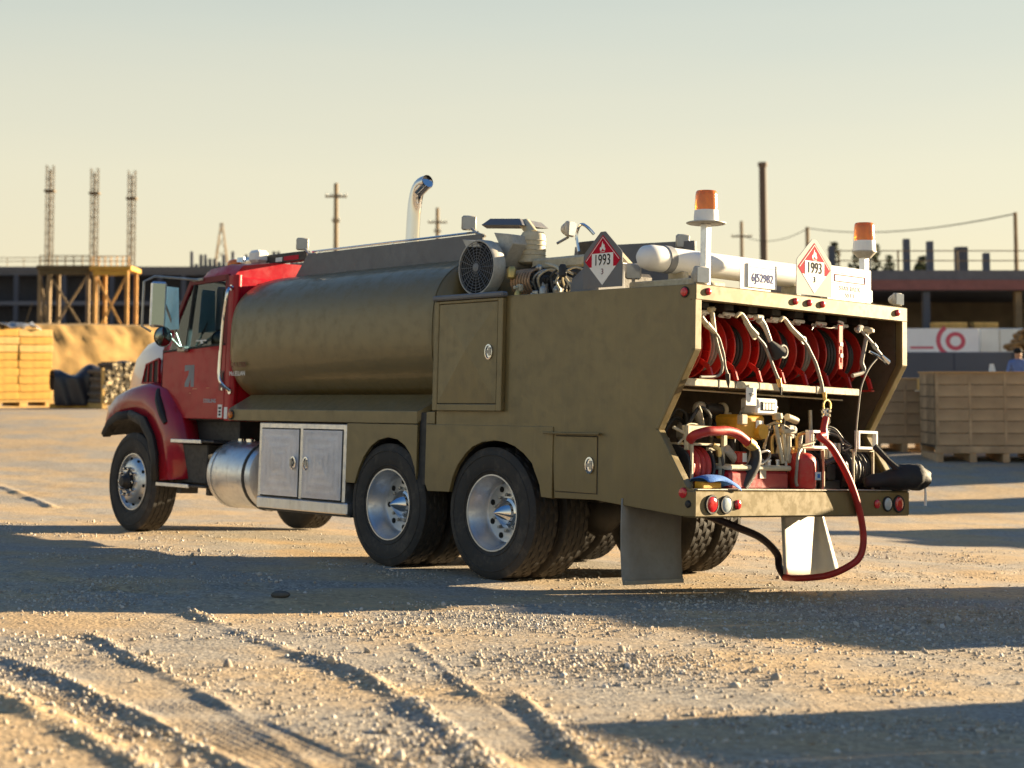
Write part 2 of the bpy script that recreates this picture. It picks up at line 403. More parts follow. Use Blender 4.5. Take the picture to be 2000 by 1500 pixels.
def grid_mesh(name, X, Y, Z):
    r, c = X.shape
    v = np.stack([X, Y, Z], -1).reshape(-1, 3)
    i = np.arange(r * c).reshape(r, c)
    f = np.stack([i[:-1, :-1], i[:-1, 1:], i[1:, 1:], i[1:, :-1]], -1).reshape(-1, 4)
    me = bpy.data.meshes.new(name)
    me.vertices.add(len(v)); me.vertices.foreach_set('co', v.ravel())
    me.loops.add(len(f) * 4); me.loops.foreach_set('vertex_index', f.ravel().astype(np.int32))
    me.polygons.add(len(f)); me.polygons.foreach_set('loop_start', np.arange(0, len(f) * 4, 4, dtype=np.int32))
    me.update(); me.shade_smooth()
    return me
# one sheet: fine near the camera and around the truck, coarser towards the horizon
ys = [2.2]
while ys[-1] < 31: ys.append(ys[-1] * 1.0036)
while ys[-1] < 75: ys.append(ys[-1] * 1.014)
while ys[-1] < 3000: ys.append(ys[-1] * 1.06)
ys = np.array(ys)
sx = np.concatenate([-np.geomspace(.45, 6, 26)[::-1], np.linspace(-.44, .60, 520), np.geomspace(.615, 6, 26)])
Yg, Sg = np.meshgrid(ys, sx, indexing='ij'); Xg = Sg * Yg
gm = grid_mesh('ground', Xg, Yg, gfull(Xg, Yg)); gm.materials.append(GROUND)
ground = bpy.data.objects.new('ground', gm); COL.objects.link(ground); tag(ground, kind='structure')
# the strip behind and beside the camera
Xb, Yb = np.meshgrid(np.linspace(-60, 60, 60), np.linspace(-60, 2.25, 40))
gb = grid_mesh('ground_behind', Xb, Yb, gz(Xb, Yb) - .06); gb.materials.append(GROUND)
ob = bpy.data.objects.new('ground', gb); COL.objects.link(ob); tag(ob, kind='structure')

# loose stones: real geometry, one object
def stones(name, n_try, area, size, seed, m):
    r = np.random.default_rng(seed)
    t = (1 + 5 ** .5) / 2
    ico = np.array([(-1, t, 0), (1, t, 0), (-1, -t, 0), (1, -t, 0), (0, -1, t), (0, 1, t), (0, -1, -t), (0, 1, -t), (t, 0, -1), (t, 0, 1), (-t, 0, -1), (-t, 0, 1)]) / np.hypot(1, t)
    icf = np.array([(0, 11, 5), (0, 5, 1), (0, 1, 7), (0, 7, 10), (0, 10, 11), (1, 5, 9), (5, 11, 4), (11, 10, 2), (10, 7, 6), (7, 1, 8), (3, 9, 4), (3, 4, 2), (3, 2, 6), (3, 6, 8), (3, 8, 9), (4, 9, 5), (2, 4, 11), (6, 2, 10), (8, 6, 7), (9, 8, 1)])
    s0, s1, y0, y1 = area
    y = y0 * (y1 / y0) ** r.random(n_try); x = y * (s0 + (s1 - s0) * r.random(n_try))
    dens = smooth(.47, .64, fbm(x * 1.6, y * 1.6, 3, 40)) * .30 + smooth(.54, .64, fbm(x * .9, y * .9, 3, 60)) * .5 + .03
    for gx, gy, ra, rb in ((.55, 10.3, .9, .55), (-.37, 9.5, .35, .3), (.95, 8.4, .75, .55), (.15, 5.9, .4, .5), (3.2, 11.2, 1.6, 1.6)):
        dens = np.maximum(dens, 1.1 * np.exp(-(((x - gx) / ra) ** 2 + ((y - gy) / rb) ** 2)))
    for pts, wd, dp, ribs in TRACKS[:9]:
        d, sg, al = polydist(x, y, pts)
        if dp < 0:
            if wd != .12 or pts[1][0] > -1.5: dens = np.maximum(dens, .95 * np.exp(-(d / wd / .75) ** 2) * smooth(.3, .6, vnoise(al * 2.3, al * 0 + 3, 44)))
            continue
        dens = np.where(d < wd * .55, dens * .15, dens)
        dens = np.where(d < wd * .55, dens * .25, np.maximum(dens, .30 * np.exp(-((d / wd - .9) / .35) ** 2)))
    keep = r.random(n_try) < dens; x, y = x[keep], y[keep]; n = len(x)
    sc = size * (.30 + .70 * r.random(n) ** 4) * np.where(r.random(n) < .015, 2.1, 1)
    z = gfull(x, y) + sc * .18
    A = r.normal(size=(n, 3, 3)); Q, _ = np.linalg.qr(A)
    k = np.stack([sc, sc * (.6 + .4 * r.random(n)), sc * (.4 + .35 * r.random(n))], -1)
    loc = ico[None] * (.8 + .4 * r.random((n, 12, 1))) * k[:, None, :]
    V = np.einsum('nij,nkj->nki', Q, loc) + np.stack([x, y, z], -1)[:, None, :]
    F = (icf[None] + (np.arange(n) * 12)[:, None, None]).reshape(-1, 3)
    me = bpy.data.meshes.new(name)
    V = V.reshape(-1, 3); me.vertices.add(len(V)); me.vertices.foreach_set('co', V.ravel())
    me.loops.add(len(F) * 3); me.loops.foreach_set('vertex_index', F.ravel().astype(np.int32))
    me.polygons.add(len(F)); me.polygons.foreach_set('loop_start', np.arange(0, len(F) * 3, 3, dtype=np.int32))
    at = me.attributes.new('tint', 'FLOAT', 'POINT'); at.data.foreach_set('value', np.repeat(r.random(n), 12))
    me.update(); me.materials.append(m)
    o = bpy.data.objects.new(name, me); COL.objects.link(o); tag(o, kind='stuff')
    return o
STONE = bpy.data.materials.new('loose_stone'); STONE.use_nodes = True
def stone_nodes():
    t = STONE.node_tree; N = t.nodes; L = t.links; b = N['Principled BSDF']
    at = N.new('ShaderNodeAttribute'); at.attribute_name = 'tint'
    cr = N.new('ShaderNodeValToRGB'); e = cr.color_ramp.elements
    e[0].color = (.26, .22, .18, 1); e[1].color = (.60, .56, .50, 1); e.new(.45).color = (.42, .35, .26, 1); e.new(.8).color = (.50, .45, .38, 1)
    L.new(at.outputs['Fac'], cr.inputs[0]); L.new(cr.outputs[0], b.inputs['Base Color']); b.inputs['Roughness'].default_value = .85
stone_nodes()
stones('gravel', 190000, (-.42, .55, 4.5, 20), .017, 5, STONE)
rk = MB().ball((0, 0, 0), .045, 9, 6, (1.5, 1.1, .6)).build('stone', mat('dark_stone', (.09, .08, .065), .8, 0, .3, 9, .4, 30))
rk.location = (-.93, 11.25, gat(-.93, 11.25) + .02); tag(rk, 'dark stone lying alone on the shaded ground before the truck', 'stone')
# ------------------------------------------------------------------ the truck (x forward from the rear face, y to its left, z up)
T = empty('tanker_truck', label='olive tanker truck with red cab and open rear hose compartment, parked on gravel', cat='truck')
T.matrix_world = TM
def copy_tree(o, parent):
    c = o.copy(); COL.objects.link(c); c.parent = parent
    for ch in list(o.children): copy_tree(ch, c)
    return c
# ---- chassis
for s in (1, -1):
    MB().bx(.25, 8.9, .40 * s - .045, .40 * s + .045, .70, .95, .008).build('frame_rail', DARK, T)
c = MB()
for x in (.4, 1.5, 2.83, 4.2, 5.6, 7.2): c.bx(x - .05, x + .05, -.4, .4, .72, .92)
c.build('cross_member', DARK, T)
for x in (2.15, 3.5):
    a = MB().tube([(x, -1.0, .517), (x, 1.0, .517)], .07, 12)
    a.ball((x, 0, .53), .21, 14, 10, (1, .9, 1)); a.bx(x - .13, x + .13, .34, .5, .55, .72); a.bx(x - .13, x + .13, -.5, -.34, .55, .72)
    a.build('rear_axle', DARK, T)
MB().bx(1.7, 3.95, .37, .45, .62, .70).bx(1.7, 3.95, -.45, -.37, .62, .70).build('leaf_spring', DARK, T)
MB().tube([(7.99, -1.0, .535), (7.99, 1.0, .535)], .06, 10).build('front_axle', DARK, T)
MB().tube([(3.7, 0, .6), (6.8, 0, .8)], .06, 10).build('drive_shaft', DARK, T)

# ---- wheels
def tyre_mb(R=.517, W=.27, blocks=True):
    P = [(.295, -W * .40), (.31, -W * .44), (.37, -W * .49), (.43, -W * .5), (.475, -W * .485), (R - .018, -W * .455), (R, -W * .42)]
    rib = [(-.42, -.29), (-.25, -.10), (-.06, .06), (.10, .25), (.29, .42)]
    prof = [(r, o, 0) for r, o in P]
    for k, (a, b_) in enumerate(rib):
        if k: prof += [(R - .013, W * a - W * .02, 0)]
        prof += [(R, W * a, 1 + k), (R, W * b_, 1 + k)]
        if k < 4: prof += [(R - .013, W * b_ + W * .02, 0)]
    prof += [(r, -o, 0) for r, o in P[::-1]]
    n = 104; rings = []
    for r, o, k in prof:
        ring = []
        for j in range(n):
            a = 2 * pi * j / n; rr = r
            if blocks and k and ((j + k * 2) % 4 == 0): rr = r - .011
            ring.append((rr * cos(a), o, rr * sin(a)))
        rings.append(ring)
    return MB().loft(rings, False)
def hole_ring(e, R, r, y, n, ph=0, dp=.012):
    for i in range(n):
        a = 2 * pi * i / n + ph; cx, cz = R * cos(a), R * sin(a)
        MB().lathe([(r, -dp), (r, 0), (r * .8, .001)], (cx, y, cz), 'y', 12).build('hand_hole', INK, e)
def wheel(name, kind):
    e = empty(name, parent=T)
    W = .27 if kind != 'front' else .29
    tyre_mb(.517, W).build('tyre', TYRE, e, 40)
    # lettering ridges on the side wall
    rg = MB()
    for R_ in (.335, .455): rg.torus((0, W * .492 if R_ > .4 else W * .46, 0), R_, .006, 'y', 48, 6)
    rg.build('bead_ridge', TYRE, e)
    y0 = W * .43
    if kind == 'front':
        rim = MB().lathe([(.30, y0 - .20), (.302, y0 - .005), (.300, y0 + .004), (.288, y0 + .004), (.283, y0 - .012), (.268, y0 - .03), (.255, y0 - .022), (.235, y0 + .0), (.205, y0 + .022), (.165, y0 + .035), (.12, y0 + .038), (.12, y0 - .02)], (0, 0, 0), 'y', 48)
        rim.build('rim', WHEELM, e, 40)
        hole_ring(e, .238, .018, y0 + .004, 10, .15)
        MB().lathe([(.085, y0 + .03), (.085, y0 + .075), (.075, y0 + .082), (.06, y0 + .125), (.05, y0 + .135), (.0, y0 + .137)], (0, 0, 0), 'y', 20).build('hub', DARK, e)
        for i in range(10):
            a = 2 * pi * i / 10
            MB().lathe([(.017, 0), (.017, .035), (.012, .055), (.0, .058)], (.142 * cos(a), y0 + .034, .142 * sin(a)), 'y', 8).build('lug_nut', CHROME, e)
    else:
        # deep dish with the disc set well inboard
        d = .165
        MB().lathe([(.30, y0 - .22), (.302, y0 - .004), (.303, y0 + .006), (.292, y0 + .006), (.287, y0 - .012), (.272, y0 - .03), (.266, y0 - .075), (.252, y0 - .09), (.246, y0 - d + .02), (.232, y0 - d), (.205, y0 - d - .004), (.12, y0 - d - .004), (.10, y0 - d), (.0, y0 - d)], (0, 0, 0), 'y', 48).build('rim', WHEELM, e, 40)
        hole_ring(e, .196, .024, y0 - d + .001, 8, .39)
        for i in range(10):
            a = 2 * pi * (i + .5) / 10; MB().lathe([(.014, 0), (.014, .025), (.0, .028)], (.142 * cos(a), y0 - d - .002, .142 * sin(a)), 'y', 6).build('lug_nut', STEEL, e)
        MB().lathe([(.118, 0), (.118, .012), (.098, .02), (.094, .045), (.0, .15)], (0, y0 - d, 0), 'y', 32).build('hub_cap', CHROME, e, 25)
    return e
fw = wheel('wheel', 'front'); fw.location = (7.99, 1.055, .535)
o = copy_tree(fw, T); o.location = (7.99, -1.055, .535); o.rotation_euler = (0, 0, pi)
dw = wheel('wheel', 'dual'); dw.location = (2.151, 1.068, .517)
for x in (2.151, 3.501):
    for y in (1.068, .74, -.74, -1.068):
        if x == 2.151 and y == 1.068: continue
        o = copy_tree(dw, T); o.location = (x, y, .517); o.rotation_euler = (0, random.uniform(-.4, .4), 0 if y > 0 else pi)

# ---- rear service body
prof_rear = [(0, 2.22), (0, 1.76), (.335, 1.20), (.055, .80), (0, .795), (0, .60)]
arch = [(1.54, .67), (1.56, .76), (1.65, .92), (1.74, .99), (1.85, 1.045), (1.98, 1.078), (2.10, 1.085), (2.24, 1.07), (2.36, 1.03), (2.45, .97), (2.54, .88), (2.60, .78), (2.64, .66)]
side = prof_rear + [(.06, .60), (.97, .675), (1.40, .668)] + [(1.44, 1.20), (2.84, 1.20), (2.84, 2.235)]
for s in (1, -1):
    MB().prism(side, 'y', 1.218 * s, 1.185 * s).build('side_panel', OLIVE, T, 0, .004)
    low = [(1.42, 1.204), (1.42, .664)] + arch + [(2.92, .655), (2.96, .72), (2.96, 1.204)]
    MB().prism(low, 'y', 1.226 * s, 1.19 * s).build('wheel_arch_panel', OLIVE, T, 0, .004)
    MB().prism([(2.855, 1.207), (2.965, 1.207), (2.965, 1.305), (2.855, 1.31)], 'y', 1.222 * s, 1.15 * s).build('body_corner', OLIVE, T, 0, .004)
    # inside of the wheel box
    ar = [(x, 1.19 * s, z) for x, z in arch]; ai = [(x, .5 * s, z) for x, z in arch]
    MB().loft([ar, ai], False, False).build('wheel_box', DARK, T)
    # rear flange strips along the slanted edge
    fl = MB()
    pr = [(0, 2.22), (0, 1.76), (.335, 1.20), (.055, .80)]
    for (x0, z0), (x1, z1) in zip(pr[:-1], pr[1:]):
        wd = .065
        vs = []
        for x, z in ((x0, z0), (x1, z1)):
            vs += [(x - .004, 1.225 * s, z), (x - .004, (1.225 - wd) * s, z), (x + .03, (1.225 - wd) * s, z), (x + .03, 1.225 * s, z)]
        fl.add(vs, [(0, 1, 2, 3), (4, 7, 6, 5), (0, 4, 5, 1), (1, 5, 6, 2), (2, 6, 7, 3), (3, 7, 4, 0)])
    fl.build('rear_flange', OLIVE, T, 0, .005)
MB().bx(-.008, .05, -1.226, 1.226, 2.105, 2.222, .008).build('rear_header', OLIVE, T)
MB().bx(.0, 1.15, -1.20, 1.20, 2.19, 2.216).build('roof_panel', OLIVE, T)
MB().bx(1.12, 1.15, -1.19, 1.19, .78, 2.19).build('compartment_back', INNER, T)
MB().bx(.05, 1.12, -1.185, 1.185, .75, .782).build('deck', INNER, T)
MB().bx(1.155, 2.84, -1.185, 1.185, 2.05, 2.08).build('engine_deck', DARK, T)
MB().bx(2.80, 2.84, -1.185, 1.185, 1.2, 2.22).build('front_bulkhead', DARK, T)
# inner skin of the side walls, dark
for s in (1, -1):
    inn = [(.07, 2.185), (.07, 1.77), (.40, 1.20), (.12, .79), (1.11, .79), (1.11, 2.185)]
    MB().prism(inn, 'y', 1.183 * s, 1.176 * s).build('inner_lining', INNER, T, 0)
# bumper
bp = MB().bx(-.02, .10, -1.235, 1.225, .598, .788, .012)
bp.build('bumper', OLIVE, T)
MB().bx(-.024, .1, -1.23, 1.2, .789, .797, .002).build('bumper_tread', STEEL, T)
MB().bx(-.0235, -.0205, -.565, -.560, .605, .785, .0005).build('weld_seam', STEEL, T)
def lamp(name, y, z, r, m, grommet=True, x=-.022, ax='x', parent=None):
    g = MB()
    if ax == 'x':
        l = MB().lathe([(r, 0), (r, .007), (r * .8, .013), (r * .4, .016), (0, .017)], (x, y, z), 'x', 20, True, -1).build(name, m, parent or T)
        if grommet: g.torus((x - .004, y, z), r * 1.1, r * .16, 'x', 22, 6).build('grommet', BLACK, l)
    else:
        l = MB().lathe([(r, 0), (r, .012), (r * .8, .02), (0, .024)], (x, y, z), 'y', 20).build(name, m, parent or T)
        if grommet: g.torus((x, y + .004, z), r * 1.1, r * .16, 'y', 22, 6).build('grommet', BLACK, l)
    return l
lamp('tail_lamp', 1.055, .69, .055, REDL); lamp('reversing_lamp', .905, .688, .052, CLEAR); lamp('marker_lamp', .785, .688, .034, REDL, False)
lamp('tail_lamp', -1.085, .69, .055, REDL); lamp('reversing_lamp', -.945, .69, .048, CLEAR); lamp('marker_lamp', -.815, .69, .034, REDL, False)
for y in (1.10, .15, -.01, -.165, -1.09): lamp('clearance_lamp', y, 2.172, .026, REDL, False, -.01)
lamp('side_marker', 1.218, 2.165, .032, REDL, True, .10, 'y'); lamp('side_marker', 1.218, .765, .036, REDL, False, .09, 'y'); lamp('side_marker', 1.218, .69, .024, DARK, True, .04, 'y')

# ---- doors of the body
def latch(x, z, y, parent, flip=1):
    l = MB()
    ring = []
    for i in range(20):
        a = 2 * pi * i / 20; ring.append((.045 * cos(a), .062 * sin(a)))
    R1 = [(x + p[0], y + .002, z + p[1]) for p in ring]; R2 = [(x + p[0], y + .012, z + p[1]) for p in ring]; R3 = [(x + p[0] * .78, y + .013, z + p[1] * .8) for p in ring]; R4 = [(x + p[0] * .7, y + .004, z + p[1] * .72) for p in ring]
    l.loft([R1, R2, R3, R4], True)
    p = l.build('latch', CHROME, parent)
    MB().bx(x - .022 * flip - .012, x - .022 * flip + .016, y + .006, y + .022, z - .03, z + .035, .004).bx(x - .012, x + .03, y + .006, y + .016, z - .012, z + .014, .003).build('latch_handle', STEEL, p)
# big cabinet door (proud housing)
hs = MB().bx(1.99, 2.05, 1.218, 1.262, 1.315, 2.215, .006).bx(2.79, 2.85, 1.218, 1.262, 1.315, 2.215, .006).bx(2.05, 2.79, 1.218, 1.262, 1.315, 1.372, .006).bx(2.05, 2.79, 1.218, 1.262, 2.19, 2.215, .006)
hs.build('door_frame', OLIVE, T)
d = MB()   # panel with a very shallow pressed cross
dx0, dx1, dz0, dz1, dy = 2.056, 2.784, 1.378, 2.185, 1.256
d.add([(dx0, dy, dz0), (dx1, dy, dz0), (dx1, dy, dz1), (dx0, dy, dz1), ((dx0 + dx1) / 2, dy + .018, dz0 + .43), (dx0, dy - .03, dz0), (dx1, dy - .03, dz0), (dx1, dy - .03, dz1), (dx0, dy - .03, dz1)],
      [(0, 1, 4), (1, 2, 4), (2, 3, 4), (3, 0, 4), (0, 5, 6, 1), (1, 6, 7, 2), (2, 7, 8, 3), (3, 8, 5, 0)])
d = d.build('cabinet_door', OLIVE, T, 0, 0, 'tall olive cabinet door with chrome latch'); latch(2.145, 1.785, 1.258, d)
MB().bx(1.975, 2.86, 1.215, 1.285, 2.218, 2.262, .012).build('rain_hood', GREYP, T)
MB().bx(2.045, 2.795, 1.214, 1.224, 1.367, 2.195, .001).build('door_gap', DARK, T)
sd = MB().bx(.945, 1.385, 1.20, 1.2275, .722, 1.135, .003).build('small_door', OLIVE, T, 35, 0, 'small olive hatch door behind the rear wheel'); latch(1.01, .925, 1.228, sd)
MB().bx(.938, 1.392, 1.20, 1.2195, .715, 1.142, .001).build('door_gap', DARK, T)
MB().bx(.90, 1.50, 1.215, 1.262, 1.148, 1.165, .006).build('rain_hood', OLIVE, T)

# ---- tank
def sup(y0, z0, hy, hz, n, e=3.0):
    r = []
    for j in range(n):
        a = 2 * pi * j / n; c_, s_ = cos(a), sin(a)
        r.append((y0 + hy * math.copysign(abs(c_) ** (2 / e), c_), z0 + hz * math.copysign(abs(s_) ** (2 / e), s_)))
    return r
def ringx(x, sc, n=72):
    out = []
    for (y, z) in sup(0, 2.0, 1.175 * sc, .685 * sc, n):
        k = 1 + .0035 * (float(fbm(np.array([x * 1.3]), np.array([y * 1.7 + z * 2.3]), 2, 77)[0]) - .4) * 2
        out.append((x, y * k, 2.0 + (z - 2.0) * k))
    return out
st = [(2.852, .30), (2.855, .55), (2.868, .75), (2.89, .88), (2.915, .95), (2.94, .98), (2.965, .995), (2.985, 1.0)] + [(x, 1.0) for x in np.linspace(3.02, 6.05, 22)] + [(6.14, .993), (6.20, .975), (6.245, .945), (6.27, .90), (6.285, .82), (6.29, .6)]
MB().loft([ringx(x, s_) for x, s_ in st]).build('tank', TANKP, T, 50)
MB().loft([ringx(x, 1.004) for x in (2.98, 3.0)], False).build('tank_rim', OLIVE, T)
text('tank_lettering', 'McLELLAN', .062, (6.02, 1.166, 1.66), (-1, 0, 0), (0, 0, 1), WHITEP, T)
text('tank_lettering', 'CA 12205', .07, (6.00, 1.172, 1.745), (-1, 0, 0), (0, 0, 1), mat('faded_red_ink', (.17, .05, .03), .6), T)
# skirt below the tank
sk = [(1.0, 1.46), (1.20, 1.325), (1.222, 1.31), (1.222, 1.205), (1.0, 1.20)]
vs = [(6.00 if k < 1 else 6.06, y, z) for k, (y, z) in enumerate(sk)]
MB().loft([[(2.97 if k < 1 else 3.09, y, z) for k, (y, z) in enumerate(sk)], vs]).build('tank_skirt', OLIVE, T, 0, .004)
MB().loft([[(3.0, -y, z) for y, z in sk], [(6.05, -y, z) for y, z in sk]]).build('tank_skirt', OLIVE, T, 0)
lamp('amber_marker', 1.13, 1.255, .035, AMBER, True, 6.06, 'x')
am = MB().lathe([(.036, 0), (.036, .02), (.02, .034), (0, .036)], (6.0, 1.222, 1.258), 'y', 16).build('amber_marker', AMBER, T)
MB().torus((6.0, 1.226, 1.258), .042, .008, 'y', 18, 6).build('grommet', BLACK, am)
for x in (3.2, 4.6, 5.8): MB().bx(x - .04, x + .04, -.9, .9, .95, 1.4).build('tank_saddle', DARK, T)
# mid wheel-arch panel
for s in (1, -1):
    ma = [(3.09, 1.20), (3.09, .74), (3.11, .83), (3.17, .945), (3.25, 1.02), (3.36, 1.07), (3.49, 1.085), (3.62, 1.06), (3.73, 1.005), (3.83, .91), (3.90, .80), (3.95, .68), (4.09, .68), (4.09, 1.20)]
    MB().prism(ma, 'y', 1.217 * s, 1.19 * s).build('wheel_arch_panel', OLIVE, T, 0, .004)
    MB().loft([[(x, 1.19 * s, z) for x, z in ma[1:12]], [(x, .5 * s, z) for x, z in ma[1:12]]], False, False).build('wheel_box', DARK, T)
MB().bx(2.97, 3.09, 1.10, 1.19, .7, 1.3).build('body_gap_plate', DARK, T)
# ---- aluminium tool box
tb = MB().bx(4.10, 5.50, .62, 1.215, .50, 1.19, .008).bx(4.05, 5.505, .60, 1.222, .395, .497, .01).build('tool_box', ALU, T)
DIA = mat('diamond_plate', (.78, .79, .81), .38, .9, .1, 6, 0, dust=.12, dustcol=(.4, .37, .3))
def diamond():
    t = DIA.node_tree; N = t.nodes; L = t.links; b = N['Principled BSDF']; tc = N.new('ShaderNodeTexCoord')
    mp = N.new('ShaderNodeMapping'); mp.inputs['Rotation'].default_value = (0, radians(45), 0); mp.inputs['Scale'].default_value = (30, 30, 30); L.new(tc.outputs['Object'], mp.inputs[0])
    v = N.new('ShaderNodeTexVoronoi'); v.inputs['Randomness'].default_value = 0; L.new(mp.outputs[0], v.inputs['Vector'])
    bp_ = N.new('ShaderNodeBump'); bp_.invert = True; bp_.inputs['Strength'].default_value = 1.0; bp_.inputs['Distance'].default_value = .008
    L.new(v.outputs['Distance'], bp_.inputs['Height']); L.new(bp_.outputs[0], b.inputs['Normal'])
diamond()
for x0, x1, lx, fl_ in ((4.15, 4.755, 4.685, 1), (4.825, 5.44, 4.89, -1)):
    MB().bx(x0 - .012, x1 + .012, 1.205, 1.2175, .503, 1.142, .001).build('door_gap', INK, tb)
    d = MB(); y = 1.224; xm, zm = (x0 + x1) / 2, .83
    d.add([(x0, y, .517), (x1, y, .517), (x1, y, 1.13), (x0, y, 1.13), (xm, y + .028, zm), (x0, y - .02, .517), (x1, y - .02, .517), (x1, y - .02, 1.13), (x0, y - .02, 1.13)],
          [(0, 1, 4), (1, 2, 4), (2, 3, 4), (3, 0, 4), (0, 5, 6, 1), (1, 6, 7, 2), (2, 7, 8, 3), (3, 8, 5, 0)])
    d = d.build('tool_box_door', DIA, T, 0, 0, 'diamond plate door of the aluminium tool box'); latch(lx, .825, 1.228, d, fl_)
MB().bx(4.02, 5.5, .7, 1.20, .375, .394).build('tool_box_tray', DARK, T)
# ---- fuel tank, battery box and steps
ft = MB().lathe([(.0, 5.68), (.26, 5.68), (.315, 5.70), (.33, 5.73), (.33, 6.44), (.318, 6.475), (.27, 6.49), (.25, 6.485), (0, 6.48)], (0, .87, .675), 'x', 40).build('fuel_tank', ALU, T, 40)
for x in (5.79, 6.40): MB().lathe([(.333, x - .022), (.338, x - .02), (.338, x + .02), (.333, x + .022)], (0, .87, .675), 'x', 40, False).build('tank_strap', BLACK if x < 6 else ALU, ft)
MB().lathe([(.045, 0), (.045, .03), (.03, .04), (0, .04)], (6.1, .93, .995), 'z', 14).build('filler_cap', CHROME, ft); MB().lathe([(.03, 0), (.03, .03), (0, .035)], (6.32, .9, .995), 'z', 12).build('filler_cap', CHROME, ft)
MB().bx(6.62, 7.12, .62, 1.10, .56, .96, .01).build('battery_box', DARK, T)
MB().bx(6.40, 7.22, .95, 1.17, .975, 1.0, .006).build('upper_step', DARK, T); MB().bx(6.62, 7.22, 1.165, 1.185, .965, 1.003, .004).build('step_edge', ALU, T)
MB().bx(6.50, 7.45, .98, 1.19, .525, .55, .006).build('lower_step', DARK, T); MB().bx(6.80, 7.45, 1.188, 1.206, .515, .553, .004).build('step_edge', ALU, T)
MB().bx(6.55, 6.62, .9, 1.1, .45, .56).build('step_bracket', DARK, T); MB().bx(7.1, 7.2, .9, 1.1, .45, .98).build('step_bracket', DARK, T)
MB().bx(6.35, 7.5, .45, .9, 1.0, 1.2).build('cab_underframe', DARK, T)

# ---- mud flaps
fm = MB(); xs = .68
rows = [(.70, 0), (.5, .004), (.3, .0), (.14, -.015), (.085, -.03)]
fm.loft([[(xs + dx, y, z) for y in np.linspace(1.225, .60, 8)] for z, dx in rows], False, False)
l = fm.build('mud_flap', FLAPG, T, 60, 0, 'dark grey rubber mud flap', .012)
MB().bx(xs - .045, xs - .022, .61, 1.215, .085, .115, .003).build('flap_hem', mat('pale_flap_edge', (.34, .30, .23), .6, 0, .2, 9), l)  # paler strip along the bottom edge of the flap
pf = MB(); rings = []
for z in np.linspace(.62, .085, 9):
    q = min(1, (.62 - z) / .5); row = []
    for k in range(13):
        u = k / 12; f = min(u / .74, 1); g_ = max(0, (u - .74) / .26)
        y = -.45 - (.60 - .02 * q) * f - .10 * g_ * (.5 + q); x = .60 + .15 * f - .03 * q - (.02 + .085 * q) * sin(g_ * pi / 2)
        row.append((x, y, z + (.04 * max(0, q - .8) / .2 * (1 - u) ** 3) + .015 * g_ * q))
    rings.append(row)
pf.loft(rings, False, False).build('mud_flap', FLAPW, T, 60, 0, 'pale curled plastic mud flap', .012)
MB().bx(.58, .76, -1.1, -.45, .60, .70).bx(.64, .74, .55, 1.2, .66, .72).build('flap_hanger', DARK, T)
# ------------------------------------------------------------------ cab, bonnet, mirrors
GLASS = bpy.data.materials.new('window_glass'); GLASS.use_nodes = True
def glass_nodes(m, tint, mixf, rough=.02, diff=None, dfac=0):
    t = m.node_tree; N = t.nodes; L = t.links; N.clear()
    o_ = N.new('ShaderNodeOutputMaterial'); tr = N.new('ShaderNodeBsdfTransparent'); tr.inputs[0].default_value = tint + (1,)
    gl = N.new('ShaderNodeBsdfGlossy'); gl.inputs['Roughness'].default_value = rough; gl.inputs['Color'].default_value = (.9, .95, 1, 1)
    fr = N.new('ShaderNodeFresnel'); fr.inputs['IOR'].default_value = 1.5
    ad = N.new('ShaderNodeMath'); ad.operation = 'ADD'; ad.inputs[1].default_value = mixf; ad.use_clamp = True; L.new(fr.outputs[0], ad.inputs[0])
    mx = N.new('ShaderNodeMixShader'); L.new(ad.outputs[0], mx.inputs[0]); L.new(tr.outputs[0], mx.inputs[1]); L.new(gl.outputs[0], mx.inputs[2])
    last = mx.outputs[0]
    if diff:
        df = N.new('ShaderNodeBsdfDiffuse'); df.inputs[0].default_value = diff + (1,); tl = N.new('ShaderNodeBsdfTranslucent'); tl.inputs[0].default_value = diff + (1,)
        m1 = N.new('ShaderNodeMixShader'); m1.inputs[0].default_value = .5; L.new(df.outputs[0], m1.inputs[1]); L.new(tl.outputs[0], m1.inputs[2])
        nz = N.new('ShaderNodeTexNoise'); nz.inputs['Scale'].default_value = 5; nz.inputs['Detail'].default_value = 5
        mr = N.new('ShaderNodeMapRange'); mr.inputs[1].default_value = .3; mr.inputs[2].default_value = .7; mr.inputs[3].default_value = dfac * .8; mr.inputs[4].default_value = dfac; L.new(nz.outputs[0], mr.inputs[0])
        m2 = N.new('ShaderNodeMixShader'); L.new(mr.outputs[0], m2.inputs[0]); L.new(last, m2.inputs[1]); L.new(m1.outputs[0], m2.inputs[2]); last = m2.outputs[0]
    L.new(last, o_.inputs[0])
glass_nodes(GLASS, (.78, .93, 1.0), .03)
SKYGLASS = bpy.data.materials.new('sky_cyan_glass'); SKYGLASS.use_nodes = True
glass_nodes(SKYGLASS, (.75, .9, .92), .05, .05, (.66, .93, 1.0), .95)  # cyan diffuse colour stands in for bright sky seen through the glass
cab = MB()
def roofring(x, zt, wd, ze):   # across the cab roof
    return [(x, wd, ze), (x, wd - .02, ze + .05), (x, wd - .10, zt - .07), (x, wd * .55, zt - .01), (x, 0, zt), (x, -wd * .55, zt - .01), (x, -wd + .10, zt - .07), (x, -wd + .02, ze + .05), (x, -wd, ze)]
cab.loft([roofring(6.32, 2.83, 1.055, 2.62), roofring(6.6, 2.85, 1.06, 2.625), roofring(6.95, 2.83, 1.05, 2.62), roofring(7.12, 2.76, 1.03, 2.61), roofring(7.20, 2.66, 1.01, 2.60)])
cab.build('cab_roof', RED, T, 50)
bw = MB()
bw.bx(6.30, 6.335, -1.03, 1.03, 1.2, 2.64, .01)
